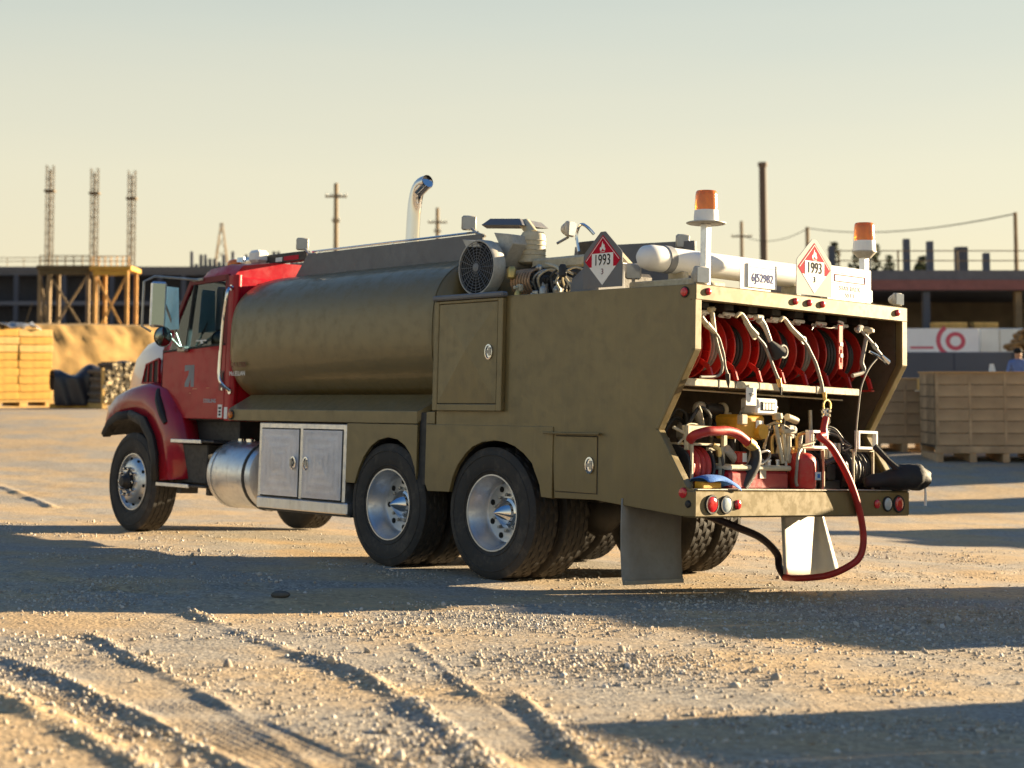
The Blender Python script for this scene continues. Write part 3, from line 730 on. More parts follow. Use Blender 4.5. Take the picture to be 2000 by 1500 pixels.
bw.bx(6.335, 6.41, 1.0, 1.062, 1.2, 2.66, .008).bx(6.335, 6.41, -1.062, -1.0, 1.2, 2.66, .008)
bw.lathe([(.05, 1.2), (.05, 2.66)], (6.335, 1.012, 0), 'z', 16)
cr = bw.build('cab_rear_wall', RED, T)
MB().bx(6.285, 6.30, -.62, .55, 2.06, 2.46, .01).build('rear_window', GLASS, cr)
for y in (-.8, -.3, .2, .7): MB().bx(6.28, 6.302, y - .03, y + .03, 1.3, 2.6, .01).build('wall_rib', RED, cr)
# doors: lower skin, sill, window frame
for s in (1, -1):
    Y = 1.062
    dl = MB().prism([(6.415, 1.97), (6.415, 1.215), (7.45, 1.215), (7.66, 1.45), (7.665, 1.90), (7.3, 1.925)], 'y', Y * s, (Y - .045) * s)
    d = dl.build('cab_door', RED, T, 0, .006)
    fr_ = MB()
    def pb(a, b_, wd): fr_.bar((a[0], (Y - .022) * s, a[1]), (b_[0], (Y - .022) * s, b_[1]), .045, wd)
    pb((6.43, 1.95), (6.435, 2.66), .07); pb((6.42, 2.645), (7.15, 2.625), .06); pb((7.135, 2.65), (7.56, 2.06), .055); pb((7.555, 2.075), (7.66, 1.90), .05)
    fr_.build('window_frame', mat('dark_red_frame', (.17, .008, .014), .45, 0, .1, spec=.25), d)
    pb2 = MB().bar((7.08, (Y - .012) * s, 2.60), (7.205, (Y - .012) * s, 1.94), .03, .022).build('vent_divider', BLACK, d)
    g = MB().prism([(6.46, 1.95), (7.64, 1.915), (7.56, 2.06), (7.12, 2.61), (6.465, 2.62)], 'y', (Y - .026) * s, (Y - .020) * s)
    g.build('side_window', GLASS, d, 0)
    bs = MB().bar((6.44, (Y + .002) * s, 1.965), (7.64, (Y + .002) * s, 1.915), .012, .02).build('belt_seal', BLACK, d)
    if s > 0:
        MB().bx(6.42, 6.52, Y - .01, Y + .004, 1.50, 1.70, .03).build('door_handle', mat('dark_red_recess', (.16, .01, .015), .4), d)
        MB().bx(6.43, 6.45, Y, Y + .012, 1.54, 1.68, .004).build('handle_pull', DARK, d)
        e1 = MB(); yy = Y + .002
        e1.prism([(7.20, 1.765), (7.01, 1.765), (7.005, 1.54), (7.07, 1.54), (7.075, 1.63), (7.11, 1.54), (7.19, 1.54), (7.19, 1.58), (7.12, 1.665), (7.11, 1.71), (7.20, 1.70)], 'y', Y, yy)
        e1.build('door_emblem', GREYI, d, 0)
        text('door_lettering', 'STERLING', .055, (6.68, yy, 1.395), (-1, 0, 0), (0, 0, 1), mat('pale_blue_ink', (.42, .52, .56), .4), d)
        MB().bx(6.94, 7.03, Y, yy, 1.515, 1.524, .0004).bx(6.70, 6.76, Y, yy, 1.525, 1.532, .0004).bx(7.06, 7.09, Y, yy, 1.47, 1.48, .0004).build('small_decal', mat('orange_ink', (.60, .22, .10), .5), d)
        dc = MB().bx(6.44, 6.52, Y, yy, 1.23, 1.36, .0004).build('white_decal', WHITEP, d)
        MB().bx(6.46, 6.50, yy, yy + .001, 1.25, 1.27, .0002).bx(6.46, 6.50, yy, yy + .001, 1.28, 1.30, .0002).bx(6.455, 6.505, yy, yy + .001, 1.315, 1.335, .0002).build('decal_print', INK, dc)
        MB().bx(6.34, 6.40, Y, yy, 1.22, 1.335, .0004).build('white_decal', WHITEP, T)
        MB().bx(6.45, 6.47, Y, Y + .006, 1.50, 1.53, .004).build('door_lock', CHROME, d)
# screen, cowl, dashboard, seats, wheel
ws = MB().loft([[(7.64, 1.0, 1.95), (7.72, .5, 1.98), (7.74, 0, 1.99), (7.72, -.5, 1.98), (7.64, -1.0, 1.95)], [(7.17, .98, 2.62), (7.22, .5, 2.66), (7.24, 0, 2.68), (7.22, -.5, 2.66), (7.17, -.98, 2.62)]], False, False)
ws.build('windscreen', SKYGLASS, T, 60)
MB().bx(7.3, 7.72, -1.0, 1.0, 1.25, 1.90, .03).build('dashboard', DARK, T)
MB().bx(6.36, 7.6, -1.0, 1.0, 1.2, 1.235).build('cab_floor', DARK, T)
for y in (.55, -.55):
    st_ = MB().bx(6.5, 6.95, y - .25, y + .25, 1.45, 1.62, .04).bx(6.42, 6.56, y - .24, y + .24, 1.55, 2.22, .04).bx(6.43, 6.53, y - .14, y + .14, 2.24, 2.42, .04)
    st_.build('seat', mat('grey_seat_cloth', (.16, .19, .21), .85), T)
wl = MB(); R_ = .22; cpt = Vector((7.12, .55, 1.93)); ax_u = Vector((0, 1, 0)); ax_v = Vector((.42, 0, .9)).normalized()
wl.tube([cpt + ax_u * (R_ * cos(2 * pi * k / 24)) + ax_v * (R_ * sin(2 * pi * k / 24)) for k in range(25)], .016, 8)
wl.tube([cpt - ax_u * R_, cpt, cpt + ax_u * R_], .014, 6).tube([cpt, (7.35, .55, 1.75)], .03, 8); wl.build('steering_wheel', BLACK, T)
MB().bx(6.78, 6.98, 1.066, 1.075, 2.005, 2.018, .002).bx(6.85, 6.89, 1.066, 1.075, 1.98, 2.006, .002).build('window_sticker', WHITEP, T)
# roof gear
rb = MB().lathe([(.10, 0), (.10, .02), (.07, .04), (0, .04)], (7.02, .60, 2.80), 'z', 18).build('roof_beacon', STEEL, T)
MB().ball((7.06, .60, 2.85), .075, 14, 8, (1.2, 1, .75)).build('beacon_dome', AMBER, rb); MB().lathe([(.05, 0), (.045, .05), (0, .055)], (6.93, .60, 2.86), 'z', 12).build('beacon_cap', CHROME, rb)
MB().bx(6.66, 6.84, .42, .58, 2.85, 2.985, .03).build('roof_lamp', WHITE, T)
MB().tube([(6.62, .40, 2.90), (7.1, .40, 2.90)], [.03, .05], 12).tube([(6.62, .27, 2.90), (7.2, .27, 2.90)], [.03, .055], 12).bx(6.6, 6.66, .2, .4, 2.82, 2.9).build('air_horn', CHROME, T)
for y in (.85, .3, 0, -.3, -.85): MB().ball((7.12, y, 2.775 - .06 * abs(y)), .045, 10, 6, (1.3, 1, .7)).build('cab_marker_lamp', AMBER, T)
# bonnet
SHEENP = mat('red_paint_pale_sheen', (.33, .008, .022), .30, 0, .12, 2.0, .04, 6, coat=.6, spec=.4)
def sheen_nodes():   # sky sheen painted pale into the top and nose of the bonnet and wings
    t = SHEENP.node_tree; N = t.nodes; L = t.links; b = N['Principled BSDF']; tc = N.new('ShaderNodeTexCoord'); sp = N.new('ShaderNodeSeparateXYZ'); L.new(tc.outputs['Object'], sp.inputs[0])
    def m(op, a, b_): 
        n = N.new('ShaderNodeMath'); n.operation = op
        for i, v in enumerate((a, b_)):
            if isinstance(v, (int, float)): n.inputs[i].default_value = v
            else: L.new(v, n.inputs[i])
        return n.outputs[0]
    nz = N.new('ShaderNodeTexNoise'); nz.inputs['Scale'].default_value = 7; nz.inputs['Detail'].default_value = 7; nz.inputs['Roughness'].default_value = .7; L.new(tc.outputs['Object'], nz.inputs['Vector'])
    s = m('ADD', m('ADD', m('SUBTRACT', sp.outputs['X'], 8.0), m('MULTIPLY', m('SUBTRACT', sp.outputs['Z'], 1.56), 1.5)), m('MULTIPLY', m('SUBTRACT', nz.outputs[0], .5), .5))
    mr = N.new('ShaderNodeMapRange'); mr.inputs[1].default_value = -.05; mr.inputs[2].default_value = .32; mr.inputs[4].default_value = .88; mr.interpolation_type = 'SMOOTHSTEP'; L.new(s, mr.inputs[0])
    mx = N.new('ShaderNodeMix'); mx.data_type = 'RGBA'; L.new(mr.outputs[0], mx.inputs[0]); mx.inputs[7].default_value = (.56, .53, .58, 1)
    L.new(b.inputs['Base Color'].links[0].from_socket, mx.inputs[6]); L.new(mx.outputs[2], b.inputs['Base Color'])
sheen_nodes()
def hring(x, wd, zb, zt):
    P = [(wd, zb), (wd * 1.0, zb + (zt - zb) * .35), (wd * .985, zb + (zt - zb) * .62), (wd * .95, zt - .17), (wd * .86, zt - .075), (wd * .70, zt - .02), (wd * .4, zt), (0, zt + .008)]
    P = P + [(-y, z) for y, z in P[-2::-1]]
    return [(x, y, z) for y, z in P]
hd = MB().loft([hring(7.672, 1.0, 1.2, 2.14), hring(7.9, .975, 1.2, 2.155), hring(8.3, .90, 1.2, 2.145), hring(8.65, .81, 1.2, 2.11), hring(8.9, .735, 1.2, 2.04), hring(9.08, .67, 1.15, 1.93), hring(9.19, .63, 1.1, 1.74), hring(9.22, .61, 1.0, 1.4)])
hd = hd.build('bonnet', SHEENP, T, 50)
vt = MB()
vx0, vx1 = 7.88, 8.20
MB().prism([(vx0, 1.84), (vx0 - .01, 1.60), (vx1 + .02, 1.60), (vx1 - .05, 1.78)], 'y', .985, .905).build('side_vent', mat('vent_dark', (.03, .012, .012), .6), hd, 0)
vf = MB()
for a, b_ in (((vx0, 1.85), (vx0 - .012, 1.59)), ((vx0 - .02, 1.59), (vx1 + .03, 1.59)), ((vx1 + .02, 1.59), (vx1 - .06, 1.80)), ((vx1 - .06, 1.79), (vx0, 1.85)), ((7.99, 1.83), (7.99, 1.6)), ((8.09, 1.80), (8.10, 1.6))): vf.bar((a[0], .983, a[1]), (b_[0], .983, b_[1]), .03, .018)
vf.build('vent_frame', RED, hd)
MB().bx(8.92, 9.08, -.62, .62, .55, .85, .05).build('front_bumper', CHROME, T)
MB().bx(8.6, 9.1, -.6, .6, .9, 1.3).build('radiator_box', DARK, T)
# front wings
K = [((8.62, 1.00), (8.655, 1.06), (8.68, 1.13), 1.10, .80), ((8.50, 1.12), (8.54, 1.18), (8.61, 1.33), 1.13, .76), ((8.33, 1.19), (8.35, 1.265), (8.45, 1.45), 1.13, .80), ((8.05, 1.205), (8.05, 1.29), (8.20, 1.52), 1.12, .86),
     ((7.80, 1.14), (7.73, 1.22), (7.86, 1.565), 1.10, .93), ((7.62, .98), (7.53, 1.03), (7.55, 1.50), 1.08, .97), ((7.54, .80), (7.44, .84), (7.22, 1.23), 1.09, .9), ((7.51, .57), (7.41, .57), (6.97, .60), 1.09, .88)]
for s in (1, -1):
    wg = MB()
    rows = []
    for (ai, fo, co, yo, yi) in K:
        m1 = (fo[0] * .45 + co[0] * .55, fo[1] * .45 + co[1] * .55)
        rows.append([(fo[0], 1.185 * s, fo[1]), (m1[0], 1.178 * s, m1[1]), (fo[0] * .12 + co[0] * .88, (yo + .045) * s, fo[1] * .12 + co[1] * .88), (co[0], yo * s, co[1] + .005), (co[0], (yo + yi) / 2 * s, co[1] + .03), (co[0], yi * s, co[1] + .02)])
    wg.loft(rows, False, False)
    wing = wg.build('front_wing', SHEENP, T, 60, 0, None, .012)
    for part in ((0, 4), (3, 8)):
        fl2 = MB(); rr = []
        for (ai, fo, co, yo, yi) in K[part[0]:part[1]]:
            e_ = .012 if part[0] else 0
            rr.append([(ai[0], (1.13) * s, ai[1]), (ai[0], (1.215 + e_) * s, ai[1] - .005), (fo[0] * .5 + ai[0] * .5, (1.232 + e_) * s, fo[1] * .5 + ai[1] * .5), (fo[0], (1.215 + e_) * s, fo[1]), (fo[0], 1.16 * s, fo[1])])
        fl2.loft(rr, False, False); fl2.build('wheel_arch_flare', BLACK, wing, 60, 0, None, .006)
    MB().loft([[(ai[0], 1.16 * s, ai[1] + .01) for ai, *_ in K], [(ai[0], .62 * s, ai[1] + .06) for ai, *_ in K]], False, False).build('wing_liner', DARK, wing, 60)
    MB().prism([(8.8, 1.0), (8.87, 1.12), (8.6, 1.3), (8.1, 1.2), (7.6, 1.0)], 'y', .66 * s, .64 * s).build('inner_wing', DARK, wing)
# rubber strap of the bonnet and cowl side
MB().tube([(7.66, 1.10, 1.51), (7.56, 1.15, 1.40), (7.44, 1.17, 1.26), (7.36, 1.165, 1.16)], [.025, .042, .042, .03], 8, 3).build('bonnet_strap', BLACK, T)
MB().prism([(7.672, 1.22), (7.672, 1.93), (7.66, 1.93), (7.655, 1.22)], 'y', 1.063, 1.0).build('door_gap', INK, T)
MB().bx(7.67, 7.76, -1.0, 1.0, 1.9, 1.99, .03).build('cowl', BLACK, T)
# big west-coast mirror and round spot mirror, left; simple twin on the right
for s in (1, -1):
    qz = Matrix.Rotation(radians(-24 * s), 3, 'Z'); mr_ = MB().box((7.17, 1.43 * s, 2.37), (.09, .16, .47), .02, qz).build('mirror', ALU, T)
    MB().box(Vector((7.17, 1.43 * s, 2.37)) + qz @ Vector((-.048, 0, 0)), (.006, .128, .425), .004, qz).build('mirror_glass', mat('mirror_glass', (.26, .30, .28), .04, 1, .05), mr_)
    rm = MB().lathe([(.0, .07), (.07, .05), (.105, .0), (.105, -.012), (0, -.02)], (7.13, 1.38 * s, 2.04), 'x', 22).build('round_mirror', BLACK, T)
    MB().lathe([(.098, -.014), (.07, -.026), (0, -.032)], (7.13, 1.38 * s, 2.04), 'x', 22).build('mirror_glass', mat('mirror_glass', (.26, .30, .28), .04, 1, .05), rm)
    ar_ = MB()
    ar_.tube([(6.98, 1.06 * s, 2.64), (7.08, 1.2 * s, 2.65), (7.22, 1.46 * s, 2.66), (7.25, 1.56 * s, 2.60), (7.25, 1.56 * s, 2.14), (7.2, 1.48 * s, 2.09)], .014, 8)
    ar_.tube([(7.18, 1.34 * s, 2.38), (7.19, 1.12 * s, 1.93)], .012, 8).tube([(7.17, 1.36 * s, 2.11), (7.19, 1.12 * s, 1.93)], .012, 8)
    ar_.bx(7.13, 7.27, (1.065 if s > 0 else -1.13), (1.13 if s > 0 else -1.065), 1.90, 1.96, .01).bx(6.9, 7.1, (1.05 if s > 0 else -1.08), (1.08 if s > 0 else -1.05), 2.63, 2.66)
    ar_.build('mirror_arm', STEEL, T)
MB().prism([(7.32, 2.58), (7.06, 2.55), (7.02, 2.12), (7.36, 2.12)], 'y', 1.262, 1.258).build('added_cyan_panel', SKYGLASS, T, 0)  # added pane, no truck part: gives a sky-bright patch beside the mirror
# chrome grab handle
MB().tube([(6.34, 1.075, 2.53), (6.30, 1.13, 2.50), (6.30, 1.15, 2.42), (6.345, 1.15, 2.2), (6.37, 1.15, 1.85), (6.375, 1.15, 1.64), (6.34, 1.13, 1.56), (6.30, 1.07, 1.50)], .019, 10, 4).build('grab_handle', CHROME, T)
MB().lathe([(.03, 0), (.03, .012), (0, .012)], (6.345, 1.063, 2.53), 'y', 12).lathe([(.028, 0), (.028, .012), (0, .012)], (6.30, 1.063, 1.49), 'y', 12).build('handle_mount', CHROME, T)
# black headache bar behind the cab
hb = MB().bx(5.95, 6.85, .39, .45, 2.835, 2.935, .008).build('light_bar', DARK, T)
MB().bx(6.38, 6.50, .448, .454, 2.85, 2.895, .002).build('white_reflector', WHITEP, hb); MB().bx(6.08, 6.35, .448, .454, 2.855, 2.90, .002).build('red_reflector', REDI, hb)
# ------------------------------------------------------------------ gear on top of the truck
MB().prism([(5.93, 2.60), (5.68, 2.865), (3.02, 2.865), (3.02, 2.60)], 'y', .615, .585).build('catwalk_panel', GREYP, T, 0, .004)
MB().tube([(5.62, .60, 2.885), (3.1, .60, 2.885)], .011, 8).bx(5.5, 5.52, .59, .61, 2.86, 2.885).bx(4.3, 4.32, .59, .61, 2.86, 2.885).build('catwalk_rail', CHROME, T)
MB().prism([(3.55, 2.2), (3.45, 2.92), (1.95, 2.87), (1.9, 2.2)], 'y', -.90, -.93).build('catwalk_panel', GREYP, T, 0, .004)
MB().bx(3.0, 5.6, -.5, .58, 2.70, 2.72).build('catwalk_floor', DARK, T)
MB().tube([(4.42, .30, 2.6), (4.40, .30, 3.10), (4.385, .30, 3.28), (4.35, .30, 3.40), (4.29, .30, 3.46), (4.20, .30, 3.475)], [.066] * 6, 18, 3, False).tube([(4.20, .30, 3.475), (4.35, .3, 3.39)], .060, 16).build('exhaust_stack', CHROME, T, 50)
MB().lathe([(.058, 0), (.0, .001)], (4.215, .30, 3.472), 'x', 16).build('exhaust_mouth', INK, T)
def worklamp(c, face, sz=.14, mount=None):
    """square lamp: face = horizontal direction of the lens"""
    f = Vector(face).normalized(); q = f.to_track_quat('X', 'Z').to_matrix(); c = Vector(c)
    h = MB(); h.box(c - f * .02, (.05, sz, sz), .018, q)
    rings = []
    for dd, k in ((-.04, .95), (-.07, .8), (-.095, .5), (-.10, .1)):
        rings.append([c + f * dd + q @ Vector((0, sz / 2 * k * cos(a), sz / 2 * k * sin(a))) for a in np.linspace(0, 2 * pi, 13)[:-1]])
    h.loft(rings)
    o = h.build('work_lamp', GREYE, T, 50)
    MB().box(c + f * .006, (.004, sz * .86, sz * .86), .001, q).build('lens', mat('lamp_lens', (.30, .33, .37), .12, .2, .1, 20, coat=.5), o)
    if mount: MB().tube(mount, .013, 6).build('lamp_bracket', STEEL, o)
    return o
worklamp((5.80, .60, 2.975), (-.75, .5, -.05), .125, [(5.74, .6, 2.92), (5.68, .6, 2.865), (5.55, .6, 2.86)])
worklamp((3.22, .60, 2.975), (-.75, .5, -.05), .13, [(3.18, .6, 2.92), (3.12, .6, 2.88), (3.0, .6, 2.84)])
worklamp((2.42, .12, 2.905), (-.95, -.25, -.05), .13, [(2.46, .12, 2.84), (2.52, .2, 2.78)])
worklamp((2.08, -.9, 2.875), (-.75, .5, -.05), .12)
worklamp((.82, 1.0, 2.372), (-.72, .6, -.05), .12, [(.82, 1.0, 2.32), (.82, 1.0, 2.22)])
worklamp((.02, 1.125, 2.288), (-1, .15, 0), .125); worklamp((.02, -1.16, 2.285), (-1, .1, 0), .10)
# engine pack
fan = MB().lathe([(.218, .95), (.220, .985), (.230, .985), (.235, .97), (.236, .87), (.225, .855), (.16, .84)], (2.655, 0, 2.515), 'y', 40, False).build('fan_shroud', GREYE, T, 40)
MB().lathe([(.221, .968), (.0, .970)], (2.655, 0, 2.515), 'y', 30).build('fan_core', INK, fan)
gl = MB()
for r in (.05, .075, .10, .125, .15, .175, .20, .218): gl.torus((2.655, .982, 2.515), r, .0026, 'y', 36, 5)
for i in range(20):
    a = 2 * pi * i / 20; gl.tube([(2.655 + .03 * cos(a), .984, 2.515 + .03 * sin(a)), (2.655 + .22 * cos(a), .982, 2.515 + .22 * sin(a))], .0026, 5)
gl.lathe([(.036, .975), (.036, .99), (0, .995)], (2.655, 0, 2.515), 'y', 14).build('fan_grille', mat('grille_wire', (.16, .17, .19), .5, .4, .1), fan)
MB().add([(2.85, .98, 2.765), (2.80, .98, 2.70), (2.60, .98, 2.68), (2.67, .98, 2.735), (2.83, .75, 2.775), (2.78, .75, 2.71), (2.58, .75, 2.69), (2.65, .75, 2.745)], [(0, 1, 2, 3), (4, 7, 6, 5), (0, 4, 5, 1), (1, 5, 6, 2), (2, 6, 7, 3), (3, 7, 4, 0)]).build('fan_plate', GREYE, T, 0)
# slanted air duct
MB().loft([[(2.77, .78, 2.55), (2.57, .78, 2.53), (2.57, .45, 2.53), (2.77, .45, 2.55)], [(2.62, .78, 2.74), (2.43, .78, 2.72), (2.43, .45, 2.72), (2.62, .45, 2.74)], [(2.68, .78, 2.83), (2.46, .78, 2.80), (2.46, .45, 2.80), (2.68, .45, 2.83)]]).build('air_duct', GREYE, T, 0, .006)
af = MB().lathe([(.0, -.17), (.10, -.165), (.125, -.15), (.125, -.13), (.108, -.125), (.108, -.09), (.114, -.085), (.108, -.08), (.108, -.05), (.114, -.045), (.108, -.04), (.108, -.01), (.114, -.005), (.108, .0), (.108, .03), (.114, .035), (.108, .04), (.106, .08), (.09, .11), (.03, .115)], (2.47, .52, 2.73), 'z', 24).build('air_filter', CREAM, T, 40)
MB().tube([(2.47, .52, 2.82), (2.55, .5, 2.88), (2.62, .48, 2.93)], .05, 12, 3).build('intake_pipe', CREAM, T)
MB().loft([[(3.10, .50, 2.925), (2.80, .82, 2.90), (2.52, .60, 2.90), (2.62, .20, 2.915)], [(3.02, .48, 2.975), (2.80, .72, 2.965), (2.60, .56, 2.965), (2.67, .25, 2.97)]]).build('rain_cap', GREYP, T, 0, .004)
eb = MB().bx(1.75, 2.42, -.2, .62, 2.2, 2.50, .03)
eb.build('engine_block', mat('engine_block_black', (.05, .045, .04), .5, .2, .3, 9, .1, 50, dust=.4, dustcol=(.10, .07, .04)), T)
er = random.Random(5)
MB().bx(1.62, 2.38, .30, .62, 2.50, 2.60, .02).add([], []).build('valve_cover', CREAM, T)
MB().prism([(2.30, 2.58), (2.05, 2.80), (1.98, 2.80), (1.70, 2.56)], 'y', .10, .16).build('lamp_support', CREAM, T, 0, .004)
MB().bx(2.08, 2.42, -.05, .05, 2.5, 2.80, .01).build('exhaust_shield', DARK, T)
pp = MB()
for i in range(7):
    x = 2.40 - i * .035; pp.tube([(x, .70, 2.50), (x - .005, .80, 2.46), (x - .01, .82, 2.36), (x - .005, .72, 2.26)], .010, 6, 3)
pp.build('cooling_pipe', mat('copper_pipe', (.50, .30, .17), .4, .5, .2, 10, dust=.3), T)
for i in range(30):
    x = 2.36 - i * .027 + er.uniform(-.02, .02); y = er.uniform(.64, .92); z = er.uniform(2.25, 2.52); k = i % 5
    m_ = [STEEL, CREAM, DARK, DARK, DARK, STEEL, BRASS][er.randrange(7)]; q = er.uniform(.5, .95)
    if k == 0: MB().lathe([(.03 * q, 0), (.045 * q, .01), (.045 * q, .08), (.03 * q, .10), (0, .105)], (x, y, z - .05), 'z', 12).build('oil_filter', m_, T)
    elif k == 1: MB().box((x, y, z), (.07 * q, .06 * q, .08 * q), .008).lathe([(.015, .03), (.015, .06), (0, .065)], (x, y, z), 'y', 8).build('pump_body', m_, T)
    elif k == 2: MB().lathe([(.05 * q, 0), (.055 * q, .02), (.03 * q, .03), (.03 * q, .04), (0, .05)], (x, y, z), 'y', 14).build('pulley', m_, T)
    elif k == 3: MB().tube([(x, y, z - .08), (x + .02, y + .03, z), (x - .03, y, z + .07), (x - .09, y - .05, z + .05)], .009, 7, 4).build('fuel_line', m_, T)
    else: MB().bar((x, y, z - .06), (x - er.uniform(-.05, .09), y, z + er.uniform(.02, .08)), .018, .02).build('bracket', m_, T)
MB().lathe([(.10, .55), (.10, .66), (.085, .67), (0, .67)], (2.24, 0, 2.36), 'y', 22).lathe([(.07, .55), (.07, .64), (.055, .65), (0, .65)], (1.98, 0, 2.42), 'y', 18).build('crank_pulley', DARK, T)
for i in range(6):
    x0 = er.uniform(1.6, 2.3); MB().tube([(x0, .75, 2.28), (x0 - .05, .85, 2.40), (x0 - .15, .8, 2.47), (x0 - .28, .7, 2.38), (x0 - .3, .75, 2.25)], .009, 6, 4).build('cable', [STEEL, CREAM, HOSEB][i % 3], T)
MB().tube([(2.0, .8, 2.52), (1.8, .86, 2.47), (1.66, .88, 2.36), (1.60, .85, 2.25)], .013, 6, 4).build('cable', CREAM, T)
MB().loft([[(1.62, .9, 2.24), (1.30, .9, 2.24), (1.30, .6, 2.24), (1.62, .6, 2.24)], [(1.60, .9, 2.36), (1.30, .9, 2.40), (1.30, .6, 2.42), (1.60, .6, 2.38)], [(1.45, .88, 2.47), (1.26, .88, 2.50), (1.26, .6, 2.5), (1.45, .6, 2.48)]]).build('belt_guard', GREYP, T, 30, .012)
MB().bx(.95, 2.7, .6, 1.1, 2.215, 2.235).build('engine_tray', CREAM, T)
MB().tube([(2.3, .15, 2.70), (2.33, .15, 2.85), (2.28, .15, 2.93), (2.2, .15, 2.90), (2.15, .12, 2.84)], .013, 7, 4).build('hand_rail', CHROME, T)
# white pipe across the rear of the roof
pb_ = MB().lathe([(.0, 1.16), (.05, 1.15), (.085, 1.11), (.097, 1.04), (.097, .93)], (.6, 0, 2.455), 'y', 28).lathe([(.095, .93), (.095, -1.0), (0, -1.02)], (.6, 0, 2.455), 'y', 28, False).build('white_pipe', WHITE, T, 40)
MB().lathe([(.0985, .93), (.104, .925), (.104, .86), (.0985, .855)], (.6, 0, 2.455), 'y', 28, False).build('pipe_clamp', GREYI, pb_, 40)
for y in (.75, -.55): MB().bx(.52, .68, y - .03, y + .03, 2.22, 2.37, .006).build('pipe_cradle', CREAM, pb_)
MB().bx(.25, .85, .62, 1.02, 2.218, 2.29, .01).build('roof_box', CREAM, T)
for y in (.55, .40, .2, -.2, -.5): MB().lathe([(.02, 2.22), (.02, 2.27), (.012, 2.28), (0, 2.28)], (.2 + .05 * sin(y * 9), y, 0), 'z', 8).build('roof_valve', STEEL, T)
# beacons
def beacon(y, ztop, rr, cone):
    e = empty('beacon', parent=T)
    zt = ztop - .30
    MB().bx(.095, .150, y - .028, y + .028, 2.20, zt + .07, .004).build('beacon_post', ALU, e)
    if not cone: MB().lathe([(.0, zt + .07), (.13, zt + .065), (.142, zt + .07), (.142, zt + .076), (.13, zt + .08), (0, zt + .08)], (.12, y, 0), 'z', 30).build('beacon_plate', GREYE, e)
    else: MB().lathe([(.0, zt + .03), (.05, zt + .03), (.092, zt + .075), (.092, zt + .085), (0, zt + .09)], (.12, y, 0), 'z', 26).build('beacon_plate', GREYE, e)
    MB().lathe([(.088, zt + .085), (.088, zt + .12), (.084, zt + .165), (0, zt + .165)], (.12, y, 0), 'z', 26).build('beacon_base', WHITE, e)
    MB().lathe([(rr, zt + .165), (rr * 1.01, zt + .20), (rr * .985, zt + .23), (rr * .97, zt + .27), (rr * .93, zt + .295), (rr * .86, zt + .305), (0, zt + .308)], (.12, y, 0), 'z', 26).build('beacon_lens', AMBER, e, 40)
    return e
beacon(.985, 2.905, .082, False); beacon(-.845, 2.86, .081, True)
# placards
def placard(c, u, n, parent, plate_m, dark):
    """hazard diamond: c centre, u reading direction, n outward normal"""
    c = Vector(c); u = Vector(u); v = Vector((0, 0, 1)); n = Vector(n)
    def P(a, b_, d=0): return c + u * a + v * b_ + n * d
    def poly(name, pts, d0, d1, m, par):
        k = len(pts); mb = MB(); mb.add([P(a, b_, d0) for a, b_ in pts] + [P(a, b_, d1) for a, b_ in pts], [tuple(range(k)), tuple(range(2 * k - 1, k - 1, -1))] + [(i, i + k, (i + 1) % k + k, (i + 1) % k) for i in range(k)])
        return mb.build(name, m, par, 0)
    pl = poly('placard', [(-.205, -.205), (.205, -.205), (.205, .04), (.195, .06), (.025, .215), (-.025, .215), (-.195, .06), (-.205, .04)], -.006, 0, plate_m, parent)
    h = .19
    poly('red_field', [(-h, 0), (0, h), (h, 0), (h - .05, -.05), (-h + .05, -.05)], 0, .0016, mat('placard_red', (.50, .012, .035), .75, 0, .05, spec=.1), pl)
    a, b_ = [[(-h * k, 0), (0, h * k), (h * k, 0)] for k in (.93, .90)]
    poly('border_line', [a[0], a[1], a[2], b_[2], b_[1], b_[0]], .0016, .003, WHITEP, pl)
    poly('white_field', [(-h + .05, -.05), (h - .05, -.05), (0, -h * .985)], 0, .0017, WHITEP, pl)
    poly('number_panel', [(-.112, -.052), (.112, -.052), (.112, .052), (-.112, .052)], .0016, .0034, WHITEP, pl)
    text('number', '1993', .118, P(0, -.002, .0048), u, v, INK, pl, .0012, .76)
    text('class_number', '3', .062, P(0, -.088, .003), u, v, INK if not dark else mat('dark_print', (.10, .02, .06), .5), pl, .0012)
    fl = [(-.030, .086), (-.036, .102), (-.026, .118), (-.022, .108), (-.014, .122), (-.004, .158), (.004, .136), (.010, .128), (.012, .14), (.024, .126), (.022, .114), (.034, .104), (.030, .086), (.012, .092), (.004, .104), (-.006, .10), (-.012, .09)]
    fl = [(p[0] * .85, .070 + (p[1] - .086) * 1.0) for p in fl]
    poly('flame_symbol', fl, .0016, .003, WHITEP, pl)
    poly('flame_line', [(-.024, .060), (.024, .060), (.024, .064), (-.024, .064)], .0036, .0042, WHITEP, pl)
    return pl
placard((.98, 1.165, 2.452), (-1, 0, 0), (0, 1, 0), T, GREYP, True)
placard((-.012, -.065, 2.435), (0, -1, 0), (-1, 0, 0), T, mat('placard_holder', (.42, .42, .41), .7, spec=.2), False)
# licence plate
lp = MB().bx(.045, .05, .36, .70, 2.225, 2.43, .002).build('plate_bracket', WHITE, T)
MB().bx(.036, .044, .305, .625, 2.245, 2.42, .003).build('licence_plate', WHITEP, lp)
text('plate_number', '6J52982', .088, (.0345, .465, 2.315), (0, -1, 0), (0, 0, 1), mat('plate_blue', (.10, .12, .30), .8, spec=.1), lp, .001, .85)
MB().bx(.034, .0355, .33, .60, 2.392, 2.396, .0002).build('plate_strip', mat('plate_strip', (.45, .42, .40), .6), lp)
